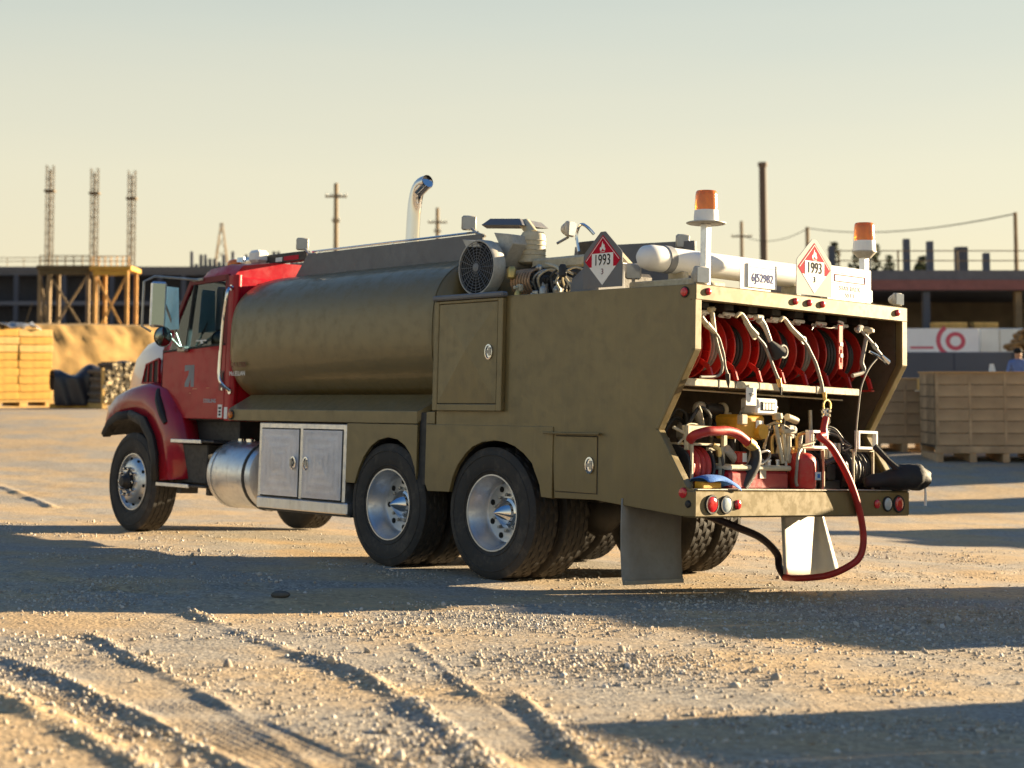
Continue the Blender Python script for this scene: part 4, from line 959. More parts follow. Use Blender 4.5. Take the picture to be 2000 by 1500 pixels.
# warning board
wb = MB().bx(.03, .038, -.81, -.275, 2.222, 2.482, .002).bx(.04, .06, -.845, -.80, 2.235, 2.33, .004).build('warning_board', WHITE, T)
bx_ = MB(); X0, X1 = .0265, .0295
for (y0, y1, z0, z1) in ((-.76, -.335, 2.432, 2.4345), (-.76, -.335, 2.352, 2.3545)): bx_.bx(X0, X1, y0, y1, z0, z1, .0003)
bx_.build('rule_line', mat('grey_print', (.35, .35, .36), .6), wb)
bx_ = MB()
for (y0, y1, z0, z1) in ((-.735, -.36, 2.416, 2.421), (-.735, -.36, 2.366, 2.371), (-.365, -.36, 2.366, 2.421), (-.735, -.73, 2.366, 2.421)): bx_.bx(X0, X1, y0, y1, z0, z1, .0003)
bx_.build('red_box', REDI, wb)
text('board_lettering', 'STAY BACK', .05, (.028, -.55, 2.318), (0, -1, 0), (0, 0, 1), mat('faded_grey_print', (.42, .42, .43), .6), wb, .0008)
text('board_lettering', '50 FT', .05, (.028, -.55, 2.265), (0, -1, 0), (0, 0, 1), mat('faded_grey_print', (.42, .42, .43), .6), wb, .0008)
# ------------------------------------------------------------------ the hose compartment
sh = MB().bx(.145, .185, -.82, 1.175, 1.512, 1.566, .005).bx(.185, 1.0, -.82, 1.175, 1.535, 1.552).build('shelf', CREAM, T)
MB().tube([(.30, 1.03, 1.49), (.30, -.81, 1.479)], .007, 6).build('shelf_rod', CREAM, T)
MB().bx(.1435, .146, .30, .55, 1.522, 1.558, .0003).build('shelf_label', mat('worn_label', (.60, .52, .36), .6, 0, .25, 30), sh)
for y in (.80, .62, .36, -.30): MB().bx(.142, .147, y - .006, y + .006, 1.508, 1.568, .001).build('cable_tie', BLACK, sh)
def reel(i, y, m, hose_m, wd=.085, R_=.235, c=(.50, 1.825), coil=True):
    e = empty('hose_reel', parent=T)
    x, z = c
    for s in (1, -1):
        f = MB().lathe([(.06, wd * s * .6), (.13, wd * s * .75), (R_ * .93, wd * s), (R_, wd * s * 1.06), (R_ * 1.03, wd * s), (R_ * 1.0, wd * s * .93), (R_ * .93, wd * s * .94), (.13, wd * s * .70), (.06, wd * s * .55)], (x, y, z), 'y', 44, False)
        for k in range(8):
            a = 2 * pi * (k + .3 * i) / 8; f.tube([(x + .13 * cos(a), y + wd * s * .80, z + .13 * sin(a)), (x + R_ * .95 * cos(a), y + wd * s * 1.04, z + R_ * .95 * sin(a))], .006, 5)
        f.build('flange', m, e, 40)
    MB().lathe([(.125, -wd * .7), (.125, wd * .7)], (x, y, z), 'y', 24).build('drum', m, e)
    if coil:
        h = MB(); rr = random.Random(i)
        for k in range(4):
            for l in range(2 if i % 3 else 3):
                h.torus((x + rr.uniform(-.004, .004), y + (k - 1.5) * wd * .42, z), .145 + .028 * l + rr.uniform(-.003, .003), .0145, 'y', 36, 7)
        h.build('hose', hose_m, e)
    st_ = MB().bar((x - .30, y - .125, 1.57), (x - .27, y - .125, 1.655), .02, .035).bar((x - .27, y - .125, 1.655), (x, y - .125, z), .012, .04).bar((x + .28, y - .125, 1.57), (x, y - .125, z), .012, .04).bx(x - .32, x + .30, y - .145, y - .105, 1.553, 1.567)
    st_.build('reel_stand', m, e)
    return e
REDR = mat('red_reel_enamel', (.46, .022, .016), .32, 0, .2, 5, dust=.3, dustcol=(.09, .02, .015), coat=.3)
for i in range(8): reel(i, .94 - .265 * i, REDR, HOSE if i in (0, 1, 5) else HOSEB)
for i in range(8):   # outlet guide above each reel
    y = .90 - .265 * i
    g = MB().bx(.20, .30, y - .05, y + .05, 2.075, 2.125, .006).build('guide_bracket', DARK, T)
    MB().tube([(.205, y - .055, 2.052), (.205, y + .055, 2.052)], .014, 8).tube([(.245, y - .055, 2.04), (.245, y + .055, 2.04)], .014, 8).build('guide_roller', WHITE, g)
    MB().lathe([(.010, 0), (.022, .004), (.022, .022), (.0, .03)], (.215, y + .01, 2.025), 'z', 10).build('hose_stop', [WHITE, STEEL, REDE][i % 3], g)
def hang(name, pts, r, m, lab=None, n=8):
    return MB().tube(pts, r * .82, n, 4).build(name, m, T, 50, 0, lab)
def P2(x, yz): return [(x, y, z) for y, z in yz]
# service hoses and guns hanging in front of the reels
h = hang('service_hose', P2(.09, [(.96, 2.04), (.93, 1.95), (.90, 1.85), (.86, 1.75), (.83, 1.67), (.85, 1.61), (.91, 1.585), (1.06, 1.575)]), .013, HOSE, 'grey service hose with T handle')
MB().tube([(.09, .98, 2.055), (.09, .93, 2.065)], .02, 8).tube([(.09, .95, 2.05), (.09, .92, 1.90)], .017, 8).build('hose_handle', CREAM, h)
MB().lathe([(.026, 0), (.03, .008), (.0, .014)], (.09, .945, 2.06), 'z', 12).build('handle_cap', CREAM, h)
h = hang('grease_hose', P2(.065, [(.95, 1.905), (.90, 1.86), (.87, 1.80), (.845, 1.74), (.83, 1.66), (.80, 1.60)]), .011, HOSE)
MB().tube(P2(.065, [(1.09, 1.995), (1.03, 1.945)]), .020, 8).tube(P2(.065, [(1.035, 1.95), (.94, 1.895)]), [.026, .015], 8).build('grease_gun', CREAM, h)
MB().tube(P2(.065, [(.805, 1.61), (.795, 1.55), (.792, 1.51)]), [.018, .014, .004], 8).build('gun_tip', DARK, h)
h = hang('grease_hose', P2(.065, [(.505, 1.905), (.46, 1.875), (.40, 1.83), (.34, 1.74), (.285, 1.65), (.24, 1.585)]), .015, HOSE, 'long grey hose with ribbed grip')
gp = MB().tube(P2(.065, [(.72, 2.02), (.69, 2.045), (.65, 2.04), (.57, 1.955)]), [.012, .016, .016, .020], 8, 3)
for k in range(8): gp.torus((.065, .61 - .013 * k, 1.995 - .0145 * k), .021, .007, 'x', 10, 6)
gp.tube(P2(.065, [(.57, 1.955), (.50, 1.90)]), [.020, .028], 8); gp.build('ribbed_grip', CREAM, h)
MB().tube(P2(.065, [(.245, 1.60), (.225, 1.54)]), [.02, .016], 8).build('hose_coupling', BRASS, h); MB().tube(P2(.065, [(.225, 1.54), (.212, 1.48)]), [.012, .004], 8).build('gun_tip', DARK, h)
h = MB().tube(P2(.07, [(.46, 2.02), (.41, 1.985), (.37, 1.93), (.33, 1.86)]), [.03, .022, .018, .016], 8, 3).build('transfer_gun', GREYE, T)
MB().tube(P2(.07, [(.34, 1.865), (.25, 1.78)]), [.02, .07], 12).build('gun_funnel', DARK, h)
MB().torus((.06, .20, 1.80), .045, .010, 'x', 18, 6).build('loop_hose', HOSE, h)
MB().bx(.05, .10, .42, .50, 2.02, 2.055, .01).build('gun_bracket', GREYE, h)
h = hang('grease_hose', P2(.05, [(.0, 1.905), (-.06, 1.86), (-.11, 1.80), (-.165, 1.73), (-.20, 1.66), (-.235, 1.58), (-.252, 1.51)]), .016, HOSE, 'grey hose ending in a brass hook')
MB().tube(P2(.05, [(.25, 2.02), (.225, 2.045), (.19, 2.035), (.12, 1.975), (.0, 1.905)]), [.012, .016, .016, .019, .022], 8, 3).build('hose_handle', CREAM, h)
MB().torus((.05, -.02, 1.895), .026, .008, 'x', 14, 6).build('hose_coupling', STEEL, h)
hk = MB().torus((.04, -.285, 1.42), .043, .009, 'x', 20, 6); hk.tube(P2(.04, [(-.252, 1.52), (-.26, 1.46)]), [.018, .013], 8); hk.build('hook', BRASS, h)
MB().tube(P2(.04, [(-.27, 1.39), (-.275, 1.37)]), .042, 12).tube(P2(.04, [(-.272, 1.355), (-.278, 1.335)]), .036, 12).tube(P2(.04, [(-.276, 1.32), (-.28, 1.29)]), .030, 12).tube(P2(.04, [(-.262, 1.40), (-.28, 1.28)]), .026, 12).build('chrome_coupler', CHROME, h)
sp_ = MB().bx(.04, .055, -.478, -.428, 1.90, 2.035, .004).bx(.04, .055, -.478, -.462, 1.72, 1.90, .003).bx(.04, .055, -.444, -.428, 1.72, 1.90, .003)
for z in (1.86, 1.80, 1.74): sp_.bx(.04, .055, -.462, -.444, z - .012, z + .012, .002)
sp_.bx(.04, .055, -.475, -.431, 1.70, 1.735, .006); sp_.build('red_strap', mat('bright_red_plastic', (.62, .06, .03), .4), T)
MB().bx(.036, .040, -.475, -.440, 1.875, 1.905, .001).bx(.036, .040, -.475, -.445, 1.79, 1.82, .001).build('strap_tag', WHITEP, T)
# gun on the right
h = MB().tube(P2(.05, [(-.665, 2.0), (-.69, 2.035), (-.72, 2.035)]), .02, 8).tube(P2(.05, [(-.70, 2.02), (-.84, 1.93), (-1.01, 1.80)]), .012, 8).tube(P2(.05, [(-.86, 1.915), (-.90, 1.885)]), .02, 8).build('dispensing_wand', GREYE, T)
MB().tube(P2(.04, [(-.95, 1.83), (-1.03, 1.78)]), [.016, .028], 8).tube(P2(.04, [(-.80, 1.855), (-.90, 1.83), (-.97, 1.80)]), .010, 8).build('wand_head', CHROME, h)
h = MB().tube(P2(.06, [(-.80, 2.0), (-.785, 1.95), (-.765, 1.88), (-.74, 1.80), (-.735, 1.76), (-.76, 1.72), (-.745, 1.69), (-.62, 1.66)]), .016, 8, 4).build('service_hose', HOSE, T)
MB().lathe([(.022, 0), (.05, .01), (.05, .03), (.03, .045), (0, .045)], (.06, -.81, 1.995), 'z', 14).build('hose_handle', CREAM, h)
hang('thin_cable', P2(.045, [(-.92, 1.815), (-.87, 1.78), (-.80, 1.72), (-.735, 1.63), (-.70, 1.55), (-.675, 1.42), (-.65, 1.26), (-.635, 1.05)]), .008, HOSE)
hang('thin_cable', [(.1, -.18, 1.985), (.12, -.25, 2.03), (.1, -.38, 2.01), (.1, -.5, 2.03), (.12, -.56, 2.0)], .006, STEEL)
hang('thin_cable', [(.1, -.5, 2.07), (.1, -.55, 2.06), (.12, -.57, 2.03)], .012, WHITE)
# paper tag, pump and register
MB().bx(.135, .138, .405, .52, 1.395, 1.525, .001).build('paper_tag', WHITEP, T)
MB().bx(.1325, .1345, .435, .49, 1.475, 1.482, .0003).bx(.1325, .1345, .445, .48, 1.462, 1.468, .0003).build('tag_writing', INK, T)
rg = MB().bx(.20, .36, .085, .325, 1.335, 1.455, .012).build('meter_register', WHITE, T)
MB().bx(.196, .201, .125, .275, 1.365, 1.43, .003).build('register_window', INK, rg)
for k in range(4): MB().bx(.193, .1965, .235 - .034 * k, .260 - .034 * k, 1.372, 1.418, .002).build('number_wheel', WHITEP, rg)
MB().bx(.193, .197, .135, .265, 1.422, 1.428, .001).build('window_edge', STEEL, rg); MB().lathe([(.02, 0), (.02, .04), (0, .045)], (.26, .075, 1.39), 'y', 10, True, -1).build('reset_knob', STEEL, rg)
pm = MB().bx(.22, .46, .20, .50, 1.15, 1.33, .02).lathe([(.055, .18), (.055, .22), (.04, .225), (.0, .226)], (0, .27, 1.21), 'x', 20, True, 1).build('fuel_pump', YELLOW, T)
MB().bx(.205, .215, .24, .32, 1.21, 1.29, .003).build('pump_label', WHITEP, pm); MB().bx(.19, .24, .43, .50, 1.255, 1.33, .008).build('pump_cap', CREAM, pm)
MB().lathe([(.05, .50), (.055, .52), (.055, .55), (0, .555)], (.33, 0, 1.20), 'y', 16).build('pump_flange', YELLOW, pm)
# grey elbows and pipes, left
MB().tube([(.45, .64, 1.18), (.45, .655, 1.27), (.45, .70, 1.345), (.45, .685, 1.385), (.46, .62, 1.385)], .030, 10, 3).build('pipe_elbow', GREYE, T)
MB().tube([(.45, .62, 1.37), (.45, .44, 1.36)], .045, 12).build('strainer', DARK, T)
MB().lathe([(.052, 0), (.058, .01), (.058, .03), (0, .035)], (.45, .44, 1.36), 'y', 14, True, -1).build('strainer_cap', CREAM, T)
MB().tube([(.42, .40, 1.32), (.42, .38, 1.27), (.42, .34, 1.245), (.42, .27, 1.25)], .036, 10, 3).build('pipe_elbow', WHITE, T)
MB().bx(.40, .44, .365, .415, 1.285, 1.345, .006).build('pipe_union', CREAM, T)
hang('thin_cable', [(.3, 1.0, 1.2), (.3, .95, 1.245), (.3, .82, 1.235), (.3, .70, 1.16)], .008, CREAM)
hang('thin_cable', [(.3, .84, 1.38), (.3, .81, 1.33), (.3, .79, 1.26)], .008, CREAM)
hang('thin_cable', [(.32, .30, 1.40), (.32, .36, 1.36), (.32, .38, 1.30)], .007, STEEL)
MB().bar((.28, 1.13, 1.22), (.24, 1.03, 1.17), .02).bar((.26, 1.10, 1.10), (.25, 1.00, 1.18), .014).build('lever', CREAM, T)
# left reel with red hose under a cream frame
fm_ = MB().bx(.22, .26, .62, 1.06, 1.185, 1.235, .004).bx(.2, .24, 1.0, 1.06, 1.06, 1.235, .004).bx(.20, .45, .72, 1.05, 1.095, 1.112, .003).bx(.22, .25, .62, .66, 1.06, 1.235, .004).bx(.22, .25, .62, .82, 1.06, 1.085, .004)
fm_.build('hose_frame', CREAM, T)
rl = empty('hose_reel', parent=T)
h = MB()
for k in range(4): h.torus((.33, .845 + .056 * k, .945), .125 - .004 * (k % 2), .028, 'y', 30, 10)
h.build('hose', REDH, rl)
MB().lathe([(.02, -.02), (.15, -.015), (.155, .0), (.15, .01), (.02, .01)], (.33, 1.055, .945), 'y', 30).lathe([(.02, -.02), (.15, -.015), (.155, .0), (.15, .01), (.02, .01)], (.33, .80, .945), 'y', 30).build('flange', DARK, rl)
MB().bx(.17, .19, 1.03, 1.05, .80, 1.10, .003).bx(.17, .20, .70, .74, .80, 1.09, .003).build('reel_stand', CREAM, rl)
hang('hose_tail', [(.20, .75, 1.09), (.16, .74, 1.0), (.16, .73, .9), (.18, .75, .81)], .014, HOSEB)
MB().tube([(.2, .80, 1.10), (.18, .76, 1.07), (.18, .75, 1.02)], .02, 8).build('hose_coupling', BRASS, T)
# thick red delivery hose and its nozzle
h = MB().tube([(.22, 1.02, 1.13), (.14, 1.06, 1.165), (.10, .97, 1.195), (.09, .88, 1.20), (.09, .78, 1.205), (.09, .68, 1.19), (.09, .60, 1.155), (.09, .54, 1.12)], .034, 12, 4).build('delivery_hose', REDH, T, 60, 0, 'thick red delivery hose')
MB().tube([(.09, .555, 1.13), (.09, .50, 1.105)], .042, 12).tube([(.09, .50, 1.105), (.09, .465, 1.08)], .032, 12).build('hose_coupling', BRASS, h)
nz_ = MB().tube([(.09, .47, 1.085), (.09, .455, 1.03), (.095, .47, .97), (.11, .51, .90), (.13, .57, .81)], [.034, .038, .045, .05, .05], 12, 3).build('fuel_nozzle', DARK, h)
MB().tube([(.08, .45, 1.05), (.07, .36, 1.07), (.07, .33, 1.03), (.08, .40, .98), (.09, .46, .98)], .010, 7, 3).tube([(.09, .44, 1.02), (.09, .37, .99), (.09, .36, .955), (.09, .46, .95)], .012, 7, 3).build('nozzle_guard', STEEL, nz_)
MB().tube([(.16, .70, 1.08), (.18, .58, 1.0), (.2, .52, .97)], .03, 10).build('pipe', GREYE, T)
MB().bx(.13, .19, .50, .60, .97, 1.06, .012).build('red_filter', REDE, T); MB().bx(.126, .131, .515, .56, .985, 1.05, .002).build('filter_label', WHITEP, T)
# red tool chest
bx1 = MB().bx(.09, .50, .085, .73, .785, .925, .02).build('tool_chest', mat('dark_red_enamel', (.30, .012, .02), .35, 0, .15, 5, dust=.25, dustcol=(.12, .04, .03), coat=.3), T)
MB().bx(.075, .52, .07, .745, .927, .965, .012).build('chest_lid', CREAM, bx1); MB().bx(.084, .09, .35, .42, .87, .93, .004).build('chest_hasp', STEEL, bx1)
# valves and levers, middle
br = random.Random(3)
VM = [STEEL, CREAM, DARK, GREYE, BRASS]
for i in range(16):
    y = .30 - .032 * i + br.uniform(-.02, .02); z = br.uniform(.99, 1.26); x = br.uniform(.18, .42); m_ = VM[br.randrange(5)]; k = i % 5
    if k == 0: MB().tube([(x, y, z - .12), (x, y, z), (x - .03, y - .05, z + .03)], .014, 7, 3).build('valve_pipe', m_, T)
    elif k == 1: MB().box((x, y, z), (.05, .055, .06), .008).lathe([(.012, .03), (.012, .07), (.03, .072), (.03, .085), (0, .085)], (x, y, z), 'z', 10).build('valve', m_, T)
    elif k == 2: MB().bar((x - .05, y, z - .1), (x - .08, y - .03, z + .08), .016, .022).build('valve_lever', m_, T)
    elif k == 3: MB().tube([(x, y - .05, z), (x - .04, y, z + .07), (x - .03, y + .08, z + .05), (x, y + .1, z - .05)], .010, 6, 4).build('fuel_line', HOSEB if i % 2 else m_, T)
    else: MB().lathe([(.028, 0), (.034, .006), (.034, .03), (.02, .036), (0, .036)], (x - .05, y, z), 'x', 14, True, -1).build('pressure_gauge', m_, T)
for i in range(6):
    y = .25 - .05 * i; MB().lathe([(.008, 0), (.008, .03), (.014, .032), (.014, .04), (0, .045)], (.15 + .03 * (i % 2), y, .965), 'z', 8).build('grease_fitting', WHITE, T)
MB().bar((.16, .16, 1.26), (.14, .10, .98), .022, .03).bar((.16, .08, 1.26), (.15, .05, 1.0), .02, .03).build('valve_lever', CREAM, T)
MB().tube([(.15, .02, 1.18), (.14, .03, 1.10), (.14, .05, 1.0)], .018, 8).bx(.13, .19, -.05, .09, 1.20, 1.235, .008).build('grease_pump', CREAM, T)
MB().tube([(.2, -.13, 1.30), (.2, -.02, 1.325)], .028, 12).lathe([(.035, 0), (.04, .01), (.035, .05), (0, .055)], (.2, .09, 1.30), 'z', 12).build('lubricator', CREAM, T)
hang('thin_cable', [(.25, .2, 1.24), (.25, .08, 1.275), (.25, -.06, 1.26), (.25, -.2, 1.19)], .008, CREAM)
hang('thin_cable', [(.25, .15, 1.22), (.22, -.0, 1.25), (.22, -.12, 1.22), (.25, -.22, 1.16)], .010, HOSEB)
for i in range(44):
    y = br.choice([br.uniform(-.25, .5), br.uniform(-1.1, -.2), br.uniform(.5, .90)]); z = br.uniform(.82, 1.30) if y < .1 else br.uniform(1.0, 1.32); x = br.uniform(.30, .75); m_ = [DARK, DARK, HOSEB, STEEL, DARK, GREYE][br.randrange(6)]; k = i % 4
    if k == 0: MB().tube([(x, y, z - .12), (x - .05, y + .04, z), (x - .02, y + .12, z + .05), (x, y + .2, z - .06)], br.uniform(.010, .02), 7, 4).build('bay_hose', HOSEB, T)
    elif k == 1: MB().box((x, y, z), (br.uniform(.05, .1), br.uniform(.04, .09), br.uniform(.05, .12)), .008).build('valve_block', m_, T)
    elif k == 2: MB().tube([(x, y, z - .15), (x, y + br.uniform(-.06, .06), z + .1)], br.uniform(.012, .02), 8).build('standpipe', m_, T)
    else: MB().lathe([(.02, 0), (.035, .006), (.035, .05), (.02, .06), (.0, .06)], (x, y, z), 'x', 12, True, -1).build('coupling', m_, T)
# right side: black hose reels in cream frames
def frame_box(y0, y1, z0, z1, x):
    t_ = .022
    f = MB().bx(x, x + .04, y0, y1, z1 - t_, z1, .003).bx(x, x + .04, y0, y1, z0, z0 + t_, .003).bx(x, x + .04, y0, y0 + t_, z0 + t_, z1 - t_, .003).bx(x, x + .04, y1 - t_, y1, z0 + t_, z1 - t_, .003)
    return f.build('roller_frame', WHITE, T)
frame_box(-.45, -.22, 1.095, 1.235, .15); frame_box(-1.035, -.79, 1.10, 1.245, .13)
for y in (-.28, -.39): MB().tube([(.17, y, 1.115), (.17, y, 1.215)], .012, 8).build('guide_roller', STEEL, T)
for (yc, nk, xx) in ((-.33, 5, .36), (-.90, 6, .33)):
    rl = empty('hose_reel', parent=T); h = MB()
    for k in range(nk): h.torus((xx, yc + .042 * (k - (nk - 1) / 2), .945), .128 + .004 * (k % 2), .021, 'y', 28, 9)
    h.build('hose', HOSEB, rl)
    fl = MB()
    for s in (1, -1): fl.lathe([(.02, -.006), (.155, -.006), (.16, 0), (.155, .006), (.02, .006)], (xx, yc + s * (.042 * nk / 2 + .012), .945), 'y', 28)
    fl.build('flange', DARK, rl)
    MB().bx(xx - .17, xx - .15, yc - .13, yc - .115, .785, 1.10, .003).bx(xx - .17, xx - .15, yc + .115, yc + .13, .785, 1.10, .003).bx(xx - .17, xx - .13, yc - .13, yc + .13, 1.082, 1.10, .003).build('reel_stand', CREAM, rl)
for k in range(5): hang('thin_cable', [(.3, -.45 - .02 * k, 1.16), (.28, -.55, 1.26 - .012 * k), (.26, -.66 - .02 * k, 1.255 - .02 * k), (.24, -.74, 1.18 - .03 * k), (.2, -.8, 1.12)], .010, HOSE if k % 2 else HOSEB)
hang('service_hose', [(.2, -.46, .98), (.17, -.56, 1.02), (.16, -.66, .98), (.2, -.72, .86)], .03, HOSEB)
for k in range(5):
    y = -.50 - .05 * k; MB().tube([(.25, y, 1.02), (.24, y + .01, 1.10), (.25, y, 1.14)], .016, 7).build('pipe_union', [STEEL, CREAM, WHITE][k % 3], T)
MB().bx(.24, .30, -.66, -.56, .86, .98, .01).bx(.26, .36, -.74, -.5, .785, .86, .01).build('pump_body', DARK, T)
# ------------------------------------------------------------------ loose things carried in the bay (each a thing of its own)
def loose(o, label, cat):
    o.matrix_world = TM.copy(); return tag(o, label, cat)
fe = empty('fire_extinguisher'); loose(fe, 'scorched red fire extinguisher standing on the truck bay deck', 'extinguisher')
xe, ye = .115, -.085
MB().lathe([(.0, .80), (.098, .80), (.105, .815), (.106, 1.0), (.098, 1.03), (.07, 1.055), (.03, 1.065), (0, 1.065)], (xe, ye, 0), 'z', 26).build('cylinder', mat('scorched_red', (.50, .02, .018), .4, 0, .2, 4, dust=.35, dustcol=(.34, .22, .13)), fe)
MB().bx(xe - .112, xe - .104, ye - .09, ye - .025, .865, .925, .002).build('label', mat('pale_label', (.55, .62, .66), .5), fe); MB().bx(xe - .1135, xe - .112, ye - .075, ye - .045, .88, .91, .0004).build('label_print', BLUEC, fe)
MB().lathe([(.03, 1.065), (.03, 1.10), (0, 1.105)], (xe, ye, 0), 'z', 12).bar((xe - .02, ye + .03, 1.115), (xe - .02, ye - .12, 1.145), .03, .012).bar((xe - .02, ye + .03, 1.10), (xe - .02, ye - .11, 1.105), .03, .012).build('valve_head', CREAM, fe)
MB().tube([(xe - .02, ye + .03, 1.09), (xe - .05, ye + .10, 1.05), (xe - .06, ye + .125, .97), (xe - .05, ye + .125, .86), (xe - .05, ye + .11, .82)], .012, 8, 4).build('discharge_hose', HOSE, fe)
cl = MB(); rows = []
for i in range(9):
    u = i / 8; y = 1.11 - .36 * u; z = .865 + .03 * sin(u * 2.6) - .105 * max(0, u - .35) ** 1.3
    rows.append([(-.035 - .012 * sin(u * 9), y, z - .028 - .02 * u), (-.02, y + .005, z + .004 * sin(u * 14)), (.05, y + .01, z + .012 + .006 * sin(u * 11)), (.13, y + .02, z - .012), (.19, y + .02, z - .045)])
cl.loft(rows, False, False)
co = cl.build('blue_cloth', BLUEC, None, 80, 0, None, .008); sb = co.modifiers.new('s', 'SUBSURF'); sb.levels = sb.render_levels = 2
loose(co, 'crumpled blue cloth draped over the left end of the bumper', 'cloth')
yb = MB().bx(.005, .09, .92, 1.115, .795, .845, .008).build('yellow_box', YELLOW); loose(yb, 'small yellow box under the blue cloth on the bumper', 'box')
bg_ = MB()
bg_.tube([(.10, -.82, .85), (.02, -.94, .87), (-.06, -1.04, .89), (-.10, -1.13, .90), (-.115, -1.20, .90), (-.12, -1.26, .885), (-.12, -1.30, .86)], [.04, .06, .085, .105, .10, .075, .025], 18, 4)
bg_.tube([(.05, -.92, .83), (-.02, -1.05, .835), (-.05, -1.15, .845)], [.045, .055, .05], 12, 3)
bgo = bg_.build('black_bag', FABK, None, 80); dm = bgo.modifiers.new('d', 'DISPLACE'); tx = bpy.data.textures.new('folds', 'CLOUDS'); tx.noise_scale = .09; dm.texture = tx; dm.strength = .05
loose(bgo, 'crumpled black bag slumped over the right end of the bumper', 'bag')
MB().tube([(-.07, -1.02, .95), (.0, -.97, 1.03), (.08, -.92, 1.13)], [.03, .022, .026], 10, 3).build('bag_strap', FABK, bgo)
MB().tube([(-.12, -1.285, .85), (-.125, -1.287, .77), (-.125, -1.285, .68)], [.005, .009, .012], 7).build('tassel', WHITEP, bgo)
# long red hose: from the hook, over the bumper, looping to the ground and away below the truck
pts = [(.03, -.262, 1.33), (.02, -.225, 1.25), (.0, -.20, 1.20), (-.02, -.12, 1.185), (-.05, -.17, 1.145), (-.06, -.24, 1.085), (-.06, -.39, .92), (-.055, -.505, .75), (-.05, -.585, .57), (-.05, -.61, .41), (-.03, -.585, .29), (.04, -.53, .215), (.16, -.47, .15), (.30, -.42, .12), (.44, -.43, .105), (.60, -.50, .095), (.74, -.60, .16), (.80, -.64, .26), (.82, -.47, .385), (.86, -.22, .47), (1.0, .0, .56), (1.3, .2, .65)]
rh = MB().tube(pts[:16], .026, 12, 5).build('red_hose', REDH, None, 60); loose(rh, 'long red hose looping from the bay over the bumper to the ground', 'hose')
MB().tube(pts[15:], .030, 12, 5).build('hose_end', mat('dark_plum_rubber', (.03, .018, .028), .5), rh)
# ------------------------------------------------------------------ the yard behind
WOODY = mat('yellow_timber', (.56, .31, .05), .7, 0, .22, 3.5, .15, 40)
WOODY2 = mat('pale_timber', (.60, .38, .12), .7, 0, .2, 3.5, .15, 40)
WOODG = mat('weathered_crate_wood', (.43, .305, .18), .8, 0, .25, 2.5, .2, 35, dust=.3, dustcol=(.16, .12, .08))
WOODG2 = mat('brown_crate_wood', (.39, .275, .16), .8, 0, .25, 2.5, .2, 35, dust=.3, dustcol=(.14, .10, .07))
LOGEND = mat('split_log_end', (.52, .42, .26), .8, 0, .3, 6, .2, 40)
LOGDK = mat('grey_log_bark', (.14, .11, .08), .9, 0, .3, 6, .3, 30)
TARP = mat('black_tarpaulin', (.028, .028, .035), .38, 0, .15, 2, .25, 6)
BROWNS = mat('rusty_brown_steel', (.21, .145, .075), .6, .1, .25, 2, dust=.2)
YELS = mat('yellow_scaffold_paint', (.58, .31, .03), .5, 0, .2, 2, dust=.2)
CONC = mat('dark_concrete', (.055, .065, .095), .85, 0, .25, .15)
CONC2 = mat('grey_concrete', (.10, .11, .14), .85, 0, .25, .15)
def boxmesh(sz, ch=.012):
    b = MB().box((0, 0, 0), sz, ch); me = bpy.data.meshes.new('plank'); me.from_pydata(b.v, [], b.f); return me
def inst(me, name, m, parent, loc, rot=(0, 0, 0)):
    o = bpy.data.objects.new(name, me); COL.objects.link(o); o.parent = parent; o.location = loc; o.rotation_euler = rot
    if not me.materials: me.materials.append(m)
    return o
# ---- stack of yellow timbers on a pallet, left
ls = empty('lumber_stack', (-12.62, 52.1, .63), 'tall stack of yellow timbers on a pallet at the left edge', 'lumber stack', rz=radians(38))
lr = random.Random(2); Wl, Dl, hh = 1.95, 1.25, .243
pm_ = [boxmesh((L_, .20, hh - .022)) for L_ in (.80, 1.13, 1.13, .80, .62)]
for k, me in enumerate(pm_): me.materials.append([WOODY, WOODY2][k % 2])
for r in range(9):
    z = .235 + hh * (r + .5)
    cut = -.16 if r % 2 == 0 else -.13
    lens = [(-.975, cut), (cut, .975)]
    for (a, b_) in lens:
        for d_ in range(2):
            me = boxmesh((b_ - a - .014, .60, hh - .018), .014)
            o = inst(me, 'timber', [WOODY, WOODY2][lr.random() < .35], ls, ((a + b_) / 2 + lr.uniform(-.008, .008), -.31 + .62 * d_ + lr.uniform(-.02, .012), z), (0, 0, lr.uniform(-.008, .008)))
pl = MB().bx(-1.0, 1.0, -.65, .65, .17, .225)
for x in (-.86, .02, .88): pl.bx(x - .13, x + .13, -.63, .63, .04, .17)
pl.bx(-1.0, 1.0, -.64, -.5, .0, .04); pl.build('pallet', WOODY2, ls)
wr = MB(); rows = []
for i in range(9):
    x = -1.05 + i * .20; rows.append([(x, y, 2.44 + .12 * sin(i * 1.3 + j) * (.5 + .5 * sin(j * 2.1 + i)) + .05 + .10 * (1 - abs(j - 3) / 3)) for j, y in enumerate(np.linspace(-.68, .66, 7))])
wr.loft(rows, False, False); wo = wr.build('plastic_sheet', mat('grey_plastic_sheet', (.16, .17, .20), .25, 0, .3, 2, .3, 4), None, 60, 0, None, .02)
wo.location = ls.location; wo.rotation_euler = ls.rotation_euler; tag(wo, 'wrinkled grey plastic sheet lying on top of the yellow timber stack', 'sheet')
